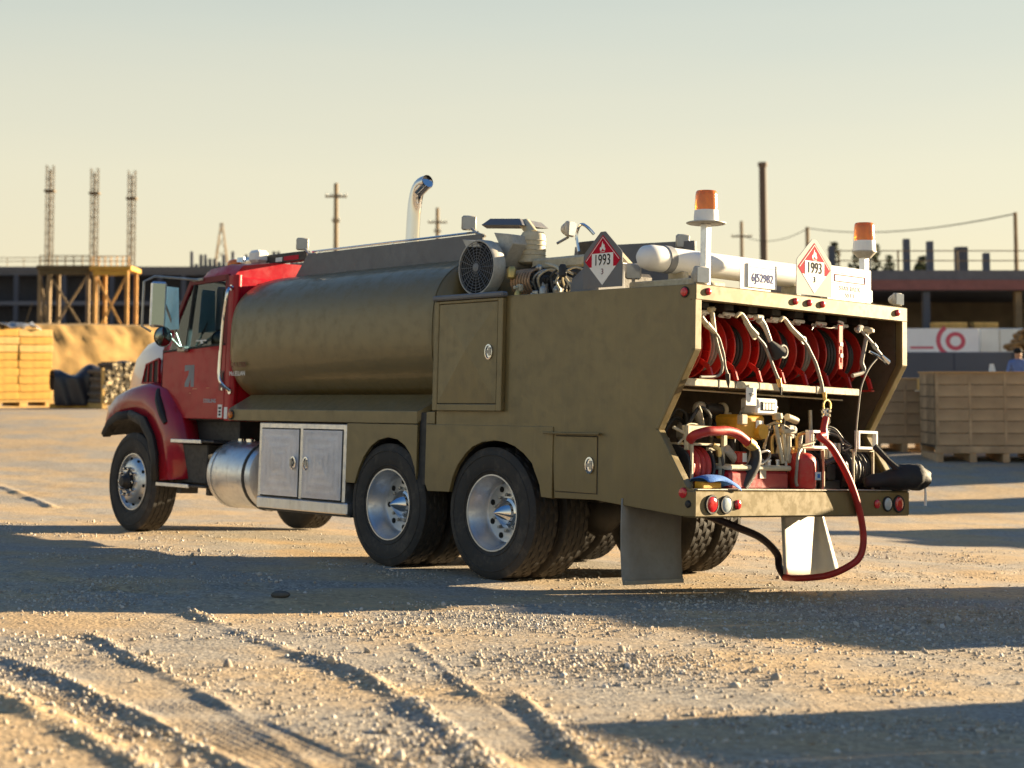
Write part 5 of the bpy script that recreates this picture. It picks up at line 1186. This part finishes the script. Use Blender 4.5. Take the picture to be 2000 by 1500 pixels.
# ---- wood pile of split stakes, and the pile under the black tarpaulin
wp = empty('wood_pile', (-8.85, 50.4, .64), 'pile of split wood stakes with pale ends, beside the red truck nose', 'wood pile', rz=radians(34))
lm = []
for k in range(4):
    b = MB(); n = 5 + k % 2; rr = [.062 + .03 * lr.random() for _ in range(n)]
    r1 = [(rr[j] * cos(2 * pi * j / n), -.6 + lr.uniform(-.03, .03), rr[j] * .8 * sin(2 * pi * j / n)) for j in range(n)]; r2 = [(p[0], .5, p[2]) for p in r1]
    b.loft([r1, r2]); me = bpy.data.meshes.new('log'); me.from_pydata(b.v, [], b.f); me.materials.append(LOGEND); me.materials.append(LOGDK)
    for p in me.polygons: p.material_index = 0 if abs(p.normal.y) > .8 else 1
    lm.append(me)
for r in range(11):
    for c in range(14):
        if r > 8 and (c < 2 or c > 11): continue
        o = bpy.data.objects.new('log', lm[lr.randrange(4)]); COL.objects.link(o); o.parent = wp
        o.location = (-.95 + c * .142 + (.07 if r % 2 else 0) + lr.uniform(-.02, .02), lr.uniform(-.05, .05), .22 + r * .108 + lr.uniform(-.012, .012)); o.rotation_euler = (0, lr.uniform(0, 6), lr.uniform(-.06, .06))
MB().bx(-1.0, 1.05, -.55, .5, .10, .15).bx(-.98, -.86, -.58, .5, 0, .10).bx(0, .12, -.58, .5, 0, .10).bx(.9, 1.02, -.58, .5, 0, .10).bx(-1.02, -.95, -.6, -.5, 0, 1.2).build('pallet', WOODY2, wp)
def tarp(name, x0, x1, y0, y1, h, parent_loc, rz, lab, seed, front=True):
    r = random.Random(seed); nx, ny = 15, 9; b = MB(); rows = []
    for i in range(nx):
        u = i / (nx - 1); x = x0 + (x1 - x0) * u; top = h * (.86 + .10 * sin(u * 5.3 + seed) + .06 * sin(u * 11 + seed * 2))
        rw = []
        if front: rw += [(x + .03 * sin(z_ * 9 + u * 8), y0 - .06 + .06 * sin(u * 17 + z_ * 4), z_) for z_ in (.06, .35, .65, .95)]
        rw += [(x, y0 + .03, top * .96), (x, y0 + (y1 - y0) * .3, top + .05 * r.random()), (x, y0 + (y1 - y0) * .7, top + .03 * r.random()), (x, y1, top * .95), (x, y1 + .05, .5)]
        rows.append(rw)
    b.loft(rows, False, False); o = b.build(name, TARP, None, 60, 0, None, .02); o.location = parent_loc; o.rotation_euler = (0, 0, rz); sb_ = o.modifiers.new('s', 'SUBSURF'); sb_.levels = sb_.render_levels = 1
    return tag(o, lab, 'tarpaulin')
tarp('tarpaulin', -.85, .62, -.5, .5, 1.32, (-10.35, 50.9, .64), radians(20), 'black tarpaulin wrapped over a pile beside the yellow timber stack', 3)
tarp('tarpaulin', -1.0, 1.1, -.42, .5, 1.42, (-8.85, 50.4, .64), radians(34), 'black tarpaulin laid over the top of the wood stakes', 5, False)
MB().bx(-.8, .6, -.5, .4, 0, .14).build('pallet', WOODY).location = (-10.35, 50.9, .63)
tag(bpy.data.objects[[o.name for o in bpy.data.objects if o.name.startswith('pallet') and o.parent is None][0]], 'yellow pallet under the black wrapped pile', 'pallet')
# ---- earth bank
bk = []; A0 = np.array([-34., 47.]); D0 = np.array([.76, .65]); Nn = np.array([.65, -.76])
L_ = np.linspace(0, 78, 420); prof_ = [(3.2, -.3), (2.6, .25), (2.0, .9), (1.3, 1.75), (.6, 2.55), (.1, 2.95), (-.6, 3.02), (-6, 3.1), (-30, 3.0)]
PX = np.zeros((len(L_), len(prof_) * 7 - 6)); PY = PX.copy(); PZ = PX.copy()
po = np.interp(np.linspace(0, len(prof_) - 1, PX.shape[1]), range(len(prof_)), [p[0] for p in prof_]); pz = np.interp(np.linspace(0, len(prof_) - 1, PX.shape[1]), range(len(prof_)), [p[1] for p in prof_])
for i, l in enumerate(L_):
    q = A0 + D0 * l; n_ = fbm(np.full(len(po), l * .55), pz * .5 + po * .3, 4, 81) - .45; n2 = fbm(np.full(len(po), l * 1.9), pz * 1.1, 3, 91) - .45
    n3 = fbm(np.full(len(po), l * 5.5), pz * 3.3, 3, 95) - .45; o_ = po + n_ * .45 + n2 * .28 * (po > -1) + n3 * .14; PX[i] = q[0] + Nn[0] * o_; PY[i] = q[1] + Nn[1] * o_; PZ[i] = .62 + pz + n2 * .10 + n3 * .05
em = grid_mesh('embankment', PX, PY, PZ); em.materials.append(mat('yellow_earth', (.34, .205, .065), .95, 0, .3, .9, 1.0, 2.5, dust=.5, dustcol=(.21, .125, .045)))
eo = bpy.data.objects.new('embankment', em); COL.objects.link(eo); tag(eo, kind='structure')
MASTM = mat('mast_brown', (.115, .075, .035), .7, 0, .2, 2)
# ---- scaffold platforms and lattice masts
def platform(x0, x1, y0, y1, zb, zd, m, lab, deck_m, legs):
    e = empty('scaffold_platform', ((x0 + x1) / 2, (y0 + y1) / 2, zb), lab, 'scaffold')
    cx, cy = e.location.x, e.location.y
    def B(b, name, mm=m): o = b.build(name, mm, e); return o
    for x in legs:
        for y in (y0, y1): B(MB().bx(x - cx - .11, x - cx + .11, y - cy - .11, y - cy + .11, 0, zd - zb, .02), 'leg')
    B(MB().bx(x0 - cx - .2, x1 - cx + .2, y0 - cy - .2, y1 - cy + .2, zd - zb, zd - zb + .28, .02), 'deck', deck_m)
    B(MB().bx(x0 - cx, x1 - cx, y0 - cy - .15, y0 - cy + .15, zd - zb - .35, zd - zb - .02, .02), 'deck_beam', deck_m)
    zl = zb + 3.3
    for y in (y0,):
        for a, b_ in zip(legs[:-1], legs[1:]):
            B(MB().bar((a - cx, y - cy, zl - zb), (b_ - cx, y - cy, zd - zb - .3), .10, .14), 'brace'); B(MB().bar((a - cx, y - cy + .05, zd - zb - .3), (b_ - cx, y - cy + .05, zl - zb), .10, .14), 'brace')
    for x in np.linspace(x0, x1, 7):
        B(MB().bx(x - cx - .035, x - cx + .035, y0 - cy - .04, y0 - cy + .04, zd - zb + .28, zd - zb + .95, .01), 'rail_post')
    for z in (.6, .92): B(MB().bx(x0 - cx, x1 - cx, y0 - cy - .03, y0 - cy + .03, zd - zb + z - .03, zd - zb + z + .03, .01), 'guard_rail')
    return e
platform(-25.1, -21.75, 110, 113, .9, 8.62, BROWNS, 'brown steel scaffold platform with cross braces, left one', mat('dark_deck', (.10, .07, .03), .8), [-25.1, -24.5, -21.9])
platform(-21.5, -19.15, 109.5, 113, .9, 8.55, mat('orange_scaffold_steel', (.50, .26, .07), .5, .1, .2, 2), 'yellow scaffold platform with orange cross braces, right one', YELS, [-21.35, -19.25])
def mast(x, y, zb, zt, zc, lab):
    e = empty('lattice_mast', (x, y, zb), lab, 'mast', 'lattice masts on the scaffold'); s = .23; H = zt - zb
    for sx_ in (-1, 1):
        for sy_ in (-1, 1): MB().bx(sx_ * s - .022, sx_ * s + .022, sy_ * s - .022, sy_ * s + .022, 0, H, .005).build('mast_leg', MASTM, e)
    MB().bx(-.06, .06, -.06, .06, 0, H - .3, .005).build('mast_core', MASTM, e)
    b = MB(); n = int(H / .45)
    for k in range(n):
        z0 = k * H / n; z1 = z0 + H / n; f = 1 if k % 2 else -1
        for sy_ in (-1, 1): b.bar((-s * f, sy_ * s, z0), (s * f, sy_ * s, z1), .013)
        for sx_ in (-1, 1): b.bar((sx_ * s, -s * f, z0), (sx_ * s, s * f, z1), .013)
        b.bx(-s, s, -s - .015, -s + .015, z0 - .012, z0 + .012, .002).bx(-s, s, s - .015, s + .015, z0 - .012, z0 + .012, .002)
    b.build('lattice', MASTM, e)
    MB().bx(-.34, .34, -.34, .34, zc - zb - .07, zc - zb + .07, .01).build('collar', MASTM, e)
mast(-24.85, 111.5, 8.9, 15.75, 14.0, 'leftmost of the three thin lattice masts on the scaffold'); mast(-21.85, 111.5, 8.9, 15.55, 13.85, 'middle of the three thin lattice masts, where brown and yellow scaffolds meet'); mast(-19.35, 111.5, 8.85, 15.4, 13.5, 'lattice mast at the right end of the yellow scaffold')
# ---- dark concrete frame building behind the scaffold
cb = empty('concrete_building', (-27, 160, .6), 'long dark unfinished concrete building behind the scaffold and truck cab', 'building')
gr_ = random.Random(9)
MB().bx(-26, 16.2, 3, 12, 0, 11.3).build('back_wall', CONC, cb)
for z in (2.6, 5.2, 7.8, 10.7): MB().bx(-26, 16.2, .0, 3, z, z + .38).build('floor_slab', CONC2, cb)
for k in range(19):
    x = -25.6 + k * 2.3; MB().bx(x - .22, x + .22, .05, .55, 0, 10.7).build('column', CONC, cb)
MB().bx(-26, 16.2, -.1, .0, 10.95, 11.5).build('roof_edge', mat('roof_edge_dark', (.10, .10, .11), .8), cb)
for k in range(26):
    x = 5.0 + k * .44; h_ = gr_.choice([.7, 1.0, 1.4, 1.7, .5]); MB().bx(x - .14, x + .14, .4, .8, 11.3, 11.3 + h_).build('starter_column', CONC2, cb)
for k in range(14):
    x = -25.5 + k * 1.6; MB().bx(x - .03, x + .03, .1, .16, 11.5, 12.4).build('rail_post', BROWNS, cb)
MB().bx(-26, -3, .1, .16, 12.0, 12.06).bx(-26, -3, .1, .16, 12.34, 12.4).build('roof_rail', BROWNS, cb)
for k in range(10):
    x = gr_.uniform(-25, 15); z = gr_.choice([3.0, 5.6, 8.2]); MB().bx(x - .6, x + .6, 2.4, 2.9, z, z + gr_.uniform(.6, 1.6)).build('stored_panel', [BROWNS, CONC2, WHITE][k % 3], cb)
for k in range(12):
    x = gr_.uniform(-24, 13); MB().bar((x, -.05, gr_.choice([2.9, 5.5])), (x + 1.6, -.05, 8.0), .08).build('prop', BROWNS, cb)
MB().bx(10, 17, -.5, 5, 11.3, 11.85).bx(6, 10, 0, 4, 11.4, 11.6).build('formwork', CONC2, cb)
# ---- poles, wires, chimney, distant pylon
POLE = mat('pole_wood', (.23, .165, .095), .85, 0, .2, 1)
def upole(x, y, zt, r, arms, lab, grp='utility poles'):
    e = empty('utility_pole', (x, y, 0), lab, 'utility pole', grp)
    MB().lathe([(r * 1.25, 0), (r * .85, zt), (0, zt + .02)], (0, 0, 0), 'z', 10).build('pole', POLE, e)
    for z, wd in arms:
        MB().bx(-wd / 2, wd / 2, -.12, .12, z - .12, z + .12).build('crossarm', POLE, e)
        for u in (-.45, -.2, .2, .45): MB().lathe([(.07, 0), (.09, .1), (.05, .3), (0, .32)], (wd * u, 0, z + .1), 'z', 8).build('insulator', GREYE, e)
upole(-10.1, 200, 24.8, .30, [(23.2, 2.6), (20.2, .9)], 'tall utility pole with one crossarm, behind the tank'); upole(2.75, 260, 27.9, .32, [(25.6, 3.0), (24.2, 1.1)], 'distant utility pole just right of the chrome exhaust stack')
upole(50.3, 260, 25.8, .30, [(23.4, 3.2)], 'distant utility pole beside the tall dark chimney'); upole(46.6, 200, 19.5, .28, [], 'short plain pole rising behind the rear hazard sign', 'plain poles'); upole(43.0, 120, 13.4, .17, [], 'plain pole at the right edge carrying the wires', 'plain poles')
ch_ = MB().lathe([(.78, 0), (.66, 39.3), (.72, 39.35), (.85, 39.6), (.85, 40.2), (0, 40.2)], (0, 0, 0), 'z', 18).build('chimney', mat('sooty_chimney', (.12, .085, .065), .8, 0, .2, .3)); ch_.location = (62.0, 300, 0); tag(ch_, 'tall dark chimney standing behind the truck', 'chimney')
for a, b_, sag, lab in (((46.6, 200, 19.4), (43.0, 120, 13.3), .9, 'thin wire sagging between the plain pole and the right edge pole'), ((50.3, 260, 23.6), (46.6, 200, 19.3), 1.2, 'thin wire from the crossarm pole to the plain pole')):
    a = Vector(a); b_ = Vector(b_); tag(MB().tube([a.lerp(b_, t) - Vector((0, 0, sag * 4 * t * (1 - t))) for t in np.linspace(0, 1, 13)], .05, 5).build('power_wire', INK), lab, 'wire')
st2 = empty('steel_pylon', (-29.8, 250, 0), 'faint distant steel pylon above the cab roof', 'pylon'); b = MB()
for sx_ in (-1, 1):
    for sy_ in (-1, 1): b.bar((sx_ * 1.5, sy_ * 1.5, 14), (sx_ * .1, sy_ * .1, 24.6), .13)
for k in range(5):
    z = 15 + k * 1.9; q = 1.5 * (1 - (z - 14) / 11); b.bar((-q, -q, z), (q * .85, -q * .85, z + 1.8), .08).bar((q, -q, z), (-q * .85, -q * .85, z + 1.8), .08)
b.build('lattice', POLE, st2); MB().bx(-1.6, 1.6, -1.6, 1.6, 0, 14).build('base', POLE, st2)
# ---- crates on the right
def crate(x, y, zb, wd, dp, ht, rz, m, lab, ncol, nrow, foot=.19, seed=1):
    r = random.Random(seed); e = empty('wooden_crate', (x, y, zb), lab, 'crate', 'large wooden crates', rz=rz)
    body = ht - foot - .16
    for col in range(ncol):
        x0 = -wd / 2 + wd * col / ncol; x1 = x0 + wd / ncol
        for k in range(nrow):
            z0 = foot + .16 + body * k / nrow; h_ = body / nrow
            me = boxmesh((x1 - x0 - .012, .025, h_ - .012), .005); inst(me, 'plank', m if r.random() < .6 else WOODG2, e, ((x0 + x1) / 2, -dp / 2 + .0125 + r.uniform(-.004, .004), z0 + h_ / 2), (0, 0, 0))
    for col in range(max(2, ncol // 2)):
        y0 = -dp / 2 + .03 + (dp - .06) * col / max(2, ncol // 2)
        for k in range(nrow):
            z0 = foot + .16 + body * k / nrow; h_ = body / nrow; yy = (dp - .06) / max(2, ncol // 2)
            for s in (-1, 1): inst(boxmesh((.025, yy - .012, h_ - .012), .005), 'plank', WOODG2, e, (s * (wd / 2 - .0125), y0 + yy / 2, z0 + h_ / 2))
    for col in range(ncol + 1):
        xx = -wd / 2 + wd * col / ncol; xx = min(max(xx, -wd / 2 + .05), wd / 2 - .05)
        MB().bx(xx - .028, xx + .028, -dp / 2 - .014, -dp / 2 - .004, foot + .16, ht - .012, .004).build('batten', m, e)
    MB().bx(-wd / 2 - .02, wd / 2 + .02, -dp / 2 - .03, dp / 2 + .02, ht - .008, ht + .022, .004).build('lid', mat('lid_wood', (.52, .31, .13), .7, 0, .15, 3), e)
    MB().bx(-wd / 2, wd / 2, -dp / 2 + .03, dp / 2 - .03, foot + .12, ht - .02).build('core', mat('crate_dark', (.05, .035, .02), .9), e)
    MB().bx(-wd / 2, wd / 2, -dp / 2 - .02, -dp / 2 + .06, foot, foot + .15, .006).build('skid_beam', m, e); MB().bx(-wd / 2, wd / 2, dp / 2 - .06, dp / 2 + .02, foot, foot + .15, .006).build('skid_beam', m, e)
    for col in range(ncol + 1):
        xx = -wd / 2 + .09 + (wd - .18) * col / ncol; MB().bx(xx - .07, xx + .07, -dp / 2, dp / 2, 0, foot, .006).build('skid_foot', WOODG, e)
    return e
z1_ = gat(11.5, 35.0)
crate(12.25, 35.6, z1_, 2.9, 1.3, 1.67 - z1_, radians(-3), WOODG, 'large weathered wooden crate on skids at the right edge', 4, 6, seed=1)
z2_ = gat(10.6, 37)
crate(10.42, 37.6, z2_, 1.95, 1.2, 1.53 - z2_, radians(-2), WOODG2, 'smaller brown wooden crate between the truck and the large crate', 3, 5, seed=4)
tb_ = MB().bx(-.225, .225, -.15, .15, -.13, .13, .01).build('timber_offcut', WOODY2); tb_.rotation_euler = (0, 0, radians(48)); tb_.location = (11.15, 36.72, 1.42); tag(tb_, 'pale sawn timber block hung on the corner of the smaller crate', 'timber')
MB().bx(-.03, .03, -.14, .3, -.16, -.13).build('hanger', STEEL, tb_)
wg_ = MB().loft([[(-.06, -.05, 0), (.06, -.05, 0), (.06, .05, 0), (-.06, .05, 0)], [(-.035, -.04, .16), (.02, -.04, .16), (.02, .04, .16), (-.035, .04, .16)]]).build('white_wedge', WHITE); wg_.location = (12.08, 35.3, 1.694); tag(wg_, 'small white wedge standing on the lid of the large crate', 'wedge')
# ---- open shed on the right with banner, container and log pile
sb_ = empty('open_shed', (24, 70, .1), 'long open shed with dark flat roof and red fascia on the right', 'shed')
MB().bx(-7.5, 14, -3, 9, 5.35, 5.75).build('roof', mat('roof_dark', (.12, .12, .14), .7), sb_); MB().bx(-7.5, 14, -3.06, -3.0, 4.95, 5.36).build('fascia', mat('red_brown_fascia', (.22, .08, .075), .6), sb_)
MB().bx(-7.5, 14, -2.9, 8.9, 4.9, 4.95).build('soffit', CONC, sb_)
for x in (-7.2, -3.6, .1, 1.6, 5.5, 9.5): MB().bx(x - .13, x + .13, -2.9, -2.6, 0, 4.95).build('column', [CONC2, BROWNS][int(x > 0)], sb_)
MB().bx(-7.5, 14, 7, 7.2, 0, 4.95).build('back_wall', mat('shed_back', (.20, .165, .12), .9, 0, .3, .8), sb_); MB().bx(-7.5, 14, -2, -1.9, 2.6, 3.3).build('parapet', CONC2, sb_)
MB().bx(-7.5, 14, -2.9, 7, 2.35, 2.6).build('floor_slab', CONC2, sb_)
for k in range(9):
    x = -7 + k * 2.4; MB().bx(x - .03, x + .03, -2.5, -2.44, 5.75, 6.6).build('rail_post', BROWNS, sb_)
MB().bx(-7.2, 13, -2.5, -2.46, 6.15, 6.19).bx(-7.2, 13, -2.5, -2.46, 6.55, 6.59).build('roof_rail', BROWNS, sb_)
for x, h_ in ((-6.4, .9), (-4.9, .5), (-3.2, 1.2), (-2.2, 1.1), (.2, .6), (2.3, .9)): MB().bx(x - .12, x + .12, 1, 1.3, 5.75, 5.75 + h_ + .4).build('roof_pipe', CONC2, sb_)
MB().bx(-.9, -.7 + .25, 1.5, 2.0, 5.75, 7.05).build('roof_vent', mat('vent_grey', (.09, .09, .10), .7), sb_)
for x, y, l, lab in ((20.9, 66.0, 1.3, 'pale yellow timber bundle inside the open shed, longer one'), (22.3, 66.0, .95, 'pale yellow timber bundle inside the open shed, shorter one'), (25.3, 66.0, 1.1, 'pale timber bundle high in the open shed near its brown column')):
    e = empty('timber_bundle', (x, y, 3.5 if x < 25 else 4.05), lab, 'timber bundle')
    for k in range(3):
        for j in range(2): MB().bx(-l / 2, l / 2, -.3 + .3 * j, -.02 + .3 * j, -.22 + k * .15, -.08 + k * .15, .01).build('timber', WOODY2, e)
MB().bx(20, 27, -.8 + 66, 67, 3.15, 3.27).build('rack', DARK, None); tag(bpy.data.objects['rack'], 'dark storage shelf carrying timber inside the shed', 'shelf')
bn = MB().bx(-1.32, 1.32, -.03, .03, -.48, .48, .004).build('banner', mat('banner_white', (.68, .72, .78), .6, 0, .04, 2)); bn.location = (18.75, 60, 2.83); tag(bn, 'white banner with a red ring logo on the low wall', 'banner')
lg = MB()
n_ = 30; lg.add([(.48 + r * cos(2 * pi * k / n_), -.034, .02 + r * .92 * sin(2 * pi * k / n_)) for r in (.36, .20) for k in range(n_)], [(k, (k + 1) % n_, (k + 1) % n_ + n_, k + n_) for k in range(n_)])
ar2 = [2.1 + k * 2.1 / 12 for k in range(13)]; lg.add([(.40 + r * cos(a), -.034, .04 + r * sin(a)) for r in (.62, .46) for a in ar2], [(k, k + 1, k + 14, k + 13) for k in range(12)])
lg.build('logo_ring', mat('banner_red', (.50, .08, .13), .6, 0, .05), bn, 0)
MB().bx(-1.15, -.32, -.035, -.031, -.25, -.17, .0005).build('banner_lettering', mat('banner_red', (.50, .08, .13), .6), bn)
ct = MB().bx(-1.3, 1.3, -1, 1, 0, 1.05, .03).build('site_trailer', mat('trailer_white', (.62, .66, .66), .5, 0, .1, 1)); ct.location = (21.6, 61.5, 2.28); tag(ct, 'pale grey trailer body beside the red ring banner', 'trailer')
for x in (-.6, .1, .8): MB().bx(x - .02, x + .02, -1.015, -.99, .05, 1.0).build('panel_rib', GREYE, ct)
MB().bx(-.2, 1.2, -1.02, -.98, -.02, .12).build('skirt', DARK, ct)
lp_ = empty('log_pile', (21.15, 57.2, 2.45), 'brown pile of logs on the low wall at the right edge', 'log pile')
me_l = bpy.data.meshes.new('log'); b = MB(); b.lathe([(.0, -.6), (.085, -.6), (.085, .6), (0, .6)], (0, 0, 0), 'y', 8); me_l.from_pydata(b.v, [], b.f); me_l.materials.append(mat('brown_log', (.30, .17, .06), .85, 0, .4, 3))
for r in range(5):
    for c in range(11 - r): 
        if r == 4 and c % 2: continue
        o = bpy.data.objects.new('log', me_l); COL.objects.link(o); o.parent = lp_; o.location = (-.85 + c * .17 + r * .085 + lr.uniform(-.02, .02), lr.uniform(-.1, .1), .08 + r * .148); o.rotation_euler = (lr.uniform(-.1, .1), 0, lr.uniform(-.25, .25)); o.scale = (lr.uniform(.8, 1.15),) * 3
lw = MB().bx(-5, 7, -.15, .6, 0, 2.32, .03).build('retaining_wall', CONC2); lw.location = (21, 57.2, .1); tag(lw, 'dark grey concrete wall below the banner and log pile', 'wall')
for k in range(6): MB().bx(-4.8 + k * 2, -4.74 + k * 2, -.158, -.14, .1, 2.3, .002).build('wall_joint', CONC, lw)
# ---- hills, houses, trees far right
hx = np.linspace(40, 260, 60); HXg = np.stack([hx, hx, hx, hx]); HY = np.stack([np.full(60, v_) for v_ in (330., 345., 375., 460.)]); hz_ = (12 + 7 * (fbm(hx * .03, hx * 0 + 2, 3, 7))) * smooth(36, 74, hx)
HZ = np.stack([np.zeros(60), hz_ * .8, hz_, hz_ * 0.]); hm = grid_mesh('hills', HXg, HY, HZ); hm.materials.append(mat('hill_scrub', (.12, .10, .07), .95, 0, .4, .1))
ho = bpy.data.objects.new('hills', hm); COL.objects.link(ho); tag(ho, kind='structure')
for k, (x, y, z, wd, h_) in enumerate(((86, 328, 14.5, 6, 2.6), (95, 328, 13.4, 8, 2.2), (79, 328, 12.2, 7, 2.4), (103, 328, 15.3, 5, 2.0))):
    e = empty('house', (x, y, 0), ['small pale house highest on the far hill', 'long low house on the far hill', 'pinkish house low on the far hill', 'small house at the right of the far hill'][k], 'house', 'houses on the far hill')
    MB().bx(-wd / 2, wd / 2, 0, 6, 0, z, .05).build('wall', [WHITE, CREAM, mat('pink_wall', (.45, .28, .20), .8), CREAM][k], e); MB().prism([(-wd / 2 - .3, z), (wd / 2 + .3, z), (0, z + 1.3)], 'y', -.3, 6.3).build('roof', mat('brown_roof', (.16, .08, .06), .8), e, 0)
    MB().bx(-wd / 4 - .5, -wd / 4 + .5, -.03, .02, z - 1.6, z - .6).bx(wd / 4 - .5, wd / 4 + .5, -.03, .02, z - 1.6, z - .6).build('window', DARK, e)
LEAF = mat('conifer_needles', (.05, .065, .028), .9, 0, .4, .8); BARK = mat('bark', (.09, .065, .045), .9)
def tree(x, y, h, rad, lab, seed, bushy=False):
    r = random.Random(seed); e = empty('tree', (x, y, 0), lab, 'tree', 'distant trees')
    MB().tube([(0, 0, 0), (r.uniform(-.3, .3), 0, h * .5), (0, 0, h * .96)], [.35, .2, .04], 7).build('trunk', BARK, e)
    b = MB()
    for k in range(420):
        t = r.random() ** .8; z = h * (.12 + .9 * t); q = rad * ((1 - t) ** .75 if not bushy else sqrt(max(0, 1 - (2 * t - .9) ** 2))) * (.35 + .65 * r.random()) + .12
        a = r.uniform(0, 2 * pi); c = Vector((q * cos(a), q * sin(a), z + r.uniform(-.3, .3))); s = r.uniform(.35, .8)
        v = [c + Vector((r.uniform(-s, s), r.uniform(-s, s), r.uniform(-s * .6, s * .6))) for _ in range(4)]; b.add(v, [(0, 1, 2), (0, 2, 3)])
    b.build('crown', LEAF, e, 0)
for k, (x, y, h, rad, bu) in enumerate(((62.2, 250, 21.2, 2.0, False), (65.6, 250, 20.0, 1.7, True), (68.4, 250, 20.6, 1.6, False), (70.5, 250, 19.2, 1.5, True), (59.6, 250, 18.9, 1.4, False), (75, 250, 18.2, 2.2, True), (60.3, 200, 15.5, 2.4, True))):
    tree(x, y, h, rad, ['tallest dark conifer behind the rear hazard sign', 'rounded tree right of the tallest conifer', 'pointed conifer left of the right beacon', 'low rounded tree just left of the right beacon', 'small conifer by the licence plate', 'low bushy tree right of the right beacon', 'bushy dark tree above the shed roof'][k], 30 + k, bu)
# ---- a worker behind the large crate
pr = empty('person', (15.02, 42, 0), 'worker in a blue shirt standing behind the large crate', 'person')
zf = gat(15.02, 42) + .45
sv = [(0, 0, .95), (0, 0, 1.15), (0, -.02, 1.38), (0, -.02, 1.50), (0, -.03, 1.58), (0, -.04, 1.68), (-.19, 0, 1.42), (-.27, -.02, 1.16), (-.22, -.18, .98), (.19, 0, 1.42), (.27, -.02, 1.16), (.22, -.18, .98), (-.10, 0, .90), (-.11, -.02, .50), (-.11, .02, .07), (-.12, -.15, .03), (.10, 0, .90), (.12, -.02, .50), (.12, .02, .07), (.13, -.15, .03), (-.2, -.26, .95), (.2, -.26, .95)]
se = [(0, 1), (1, 2), (2, 3), (3, 4), (4, 5), (2, 6), (6, 7), (7, 8), (8, 20), (2, 9), (9, 10), (10, 11), (11, 21), (0, 12), (12, 13), (13, 14), (14, 15), (0, 16), (16, 17), (17, 18), (18, 19)]
sr = [.15, .15, .17, .06, .095, .095, .075, .05, .04, .075, .05, .04, .095, .065, .05, .045, .095, .065, .05, .045, .04, .04]
pm2 = bpy.data.meshes.new('body'); pm2.from_pydata(sv, se, []); pb2_ = bpy.data.objects.new('body', pm2); COL.objects.link(pb2_)
sk_ = pb2_.modifiers.new('skin', 'SKIN')
for i, r_ in enumerate(sr): pm2.skin_vertices[0].data[i].radius = (r_, r_ * .8)
pm2.skin_vertices[0].data[0].use_root = True
ss_ = pb2_.modifiers.new('sub', 'SUBSURF'); ss_.levels = ss_.render_levels = 2
bpy.context.view_layer.update(); pe = bpy.data.meshes.new_from_object(pb2_.evaluated_get(bpy.context.evaluated_depsgraph_get())); bpy.data.objects.remove(pb2_)
for m_ in (mat('blue_shirt', (.12, .19, .42), .85, 0, .15, 9), mat('skin_tone', (.42, .24, .16), .6), mat('dark_trousers', (.03, .035, .05), .85)): pe.materials.append(m_)
for p in pe.polygons:
    c = p.center; p.material_index = 1 if (c.z > 1.50 or (c.y < -.12 and c.z > .8)) else (0 if c.z > .93 else 2)
pe.shade_smooth(); po_ = bpy.data.objects.new('body', pe); COL.objects.link(po_); po_.parent = pr; po_.location = (0, 0, zf)
MB().ball((0, -.03, 1.70 + zf), .112, 14, 8, (1, 1.05, .75)).build('hair', INK, pr)
MB().ball((0, -.145, 1.63 + zf), .016, 8, 6).build('nose', mat('skin_tone', (.42, .24, .16), .6), pr)
pf_ = MB().bx(-.9, .9, -.6, .6, 0, zf - gat(15.02, 42), .01).build('timber_platform', WOODG); pf_.location = (15.02, 42, gat(15.02, 42)); tag(pf_, 'low timber platform the worker stands on', 'platform')
# ---- timber bundles added out of view to throw the long shadows across the foreground
def bundle(x, y, L_, ht, rz, lab, tops):
    e = empty('lumber_stack', (x, y, float(gz(x, y))), lab, 'lumber stack', rz=rz)
    n = 6
    for k in range(len(tops)):
        x0 = -L_ / 2 + L_ * k / len(tops); x1 = x0 + L_ / len(tops); rows_ = max(1, int(round(tops[k] / .25)))
        for r in range(rows_):
            me = boxmesh((x1 - x0 - .004, 1.1, tops[k] / rows_ - .003), .01); inst(me, 'timber', [WOODY, WOODY2][(r + k) % 2], e, ((x0 + x1) / 2, 0, tops[k] * (r + .5) / rows_))
    return e
perp = math.atan2(.910, -.413)
bundle(7.95, 13.55, 3.3, 1.5, perp, 'added shadow-casting stack of yellow timbers right of the truck, out of view', [1.42, 1.50, 1.55, 1.6, 1.62])
bundle(7.95, 8.0, 3.6, 1.5, perp, 'added shadow-casting stack of yellow timbers near the camera on the right, out of view', [1.45, 1.5, 1.5, 1.5])
bundle(17.3, 36.9, 4.8, 2.8, perp, 'added tall shadow-casting timber stack beyond the large crate, out of view', [2.7, 2.8, 2.85, 2.8]); bundle(18.5, 31.8, 1.9, 2.6, perp, 'added narrow shadow-casting timber stack right of the yard, out of view', [2.5, 2.6]); bundle(14.2, 24.4, 3.6, 1.9, perp, 'added long shadow-casting timber stack beside the middle of the yard, out of view', [1.7, 1.9, 1.8, 1.95])
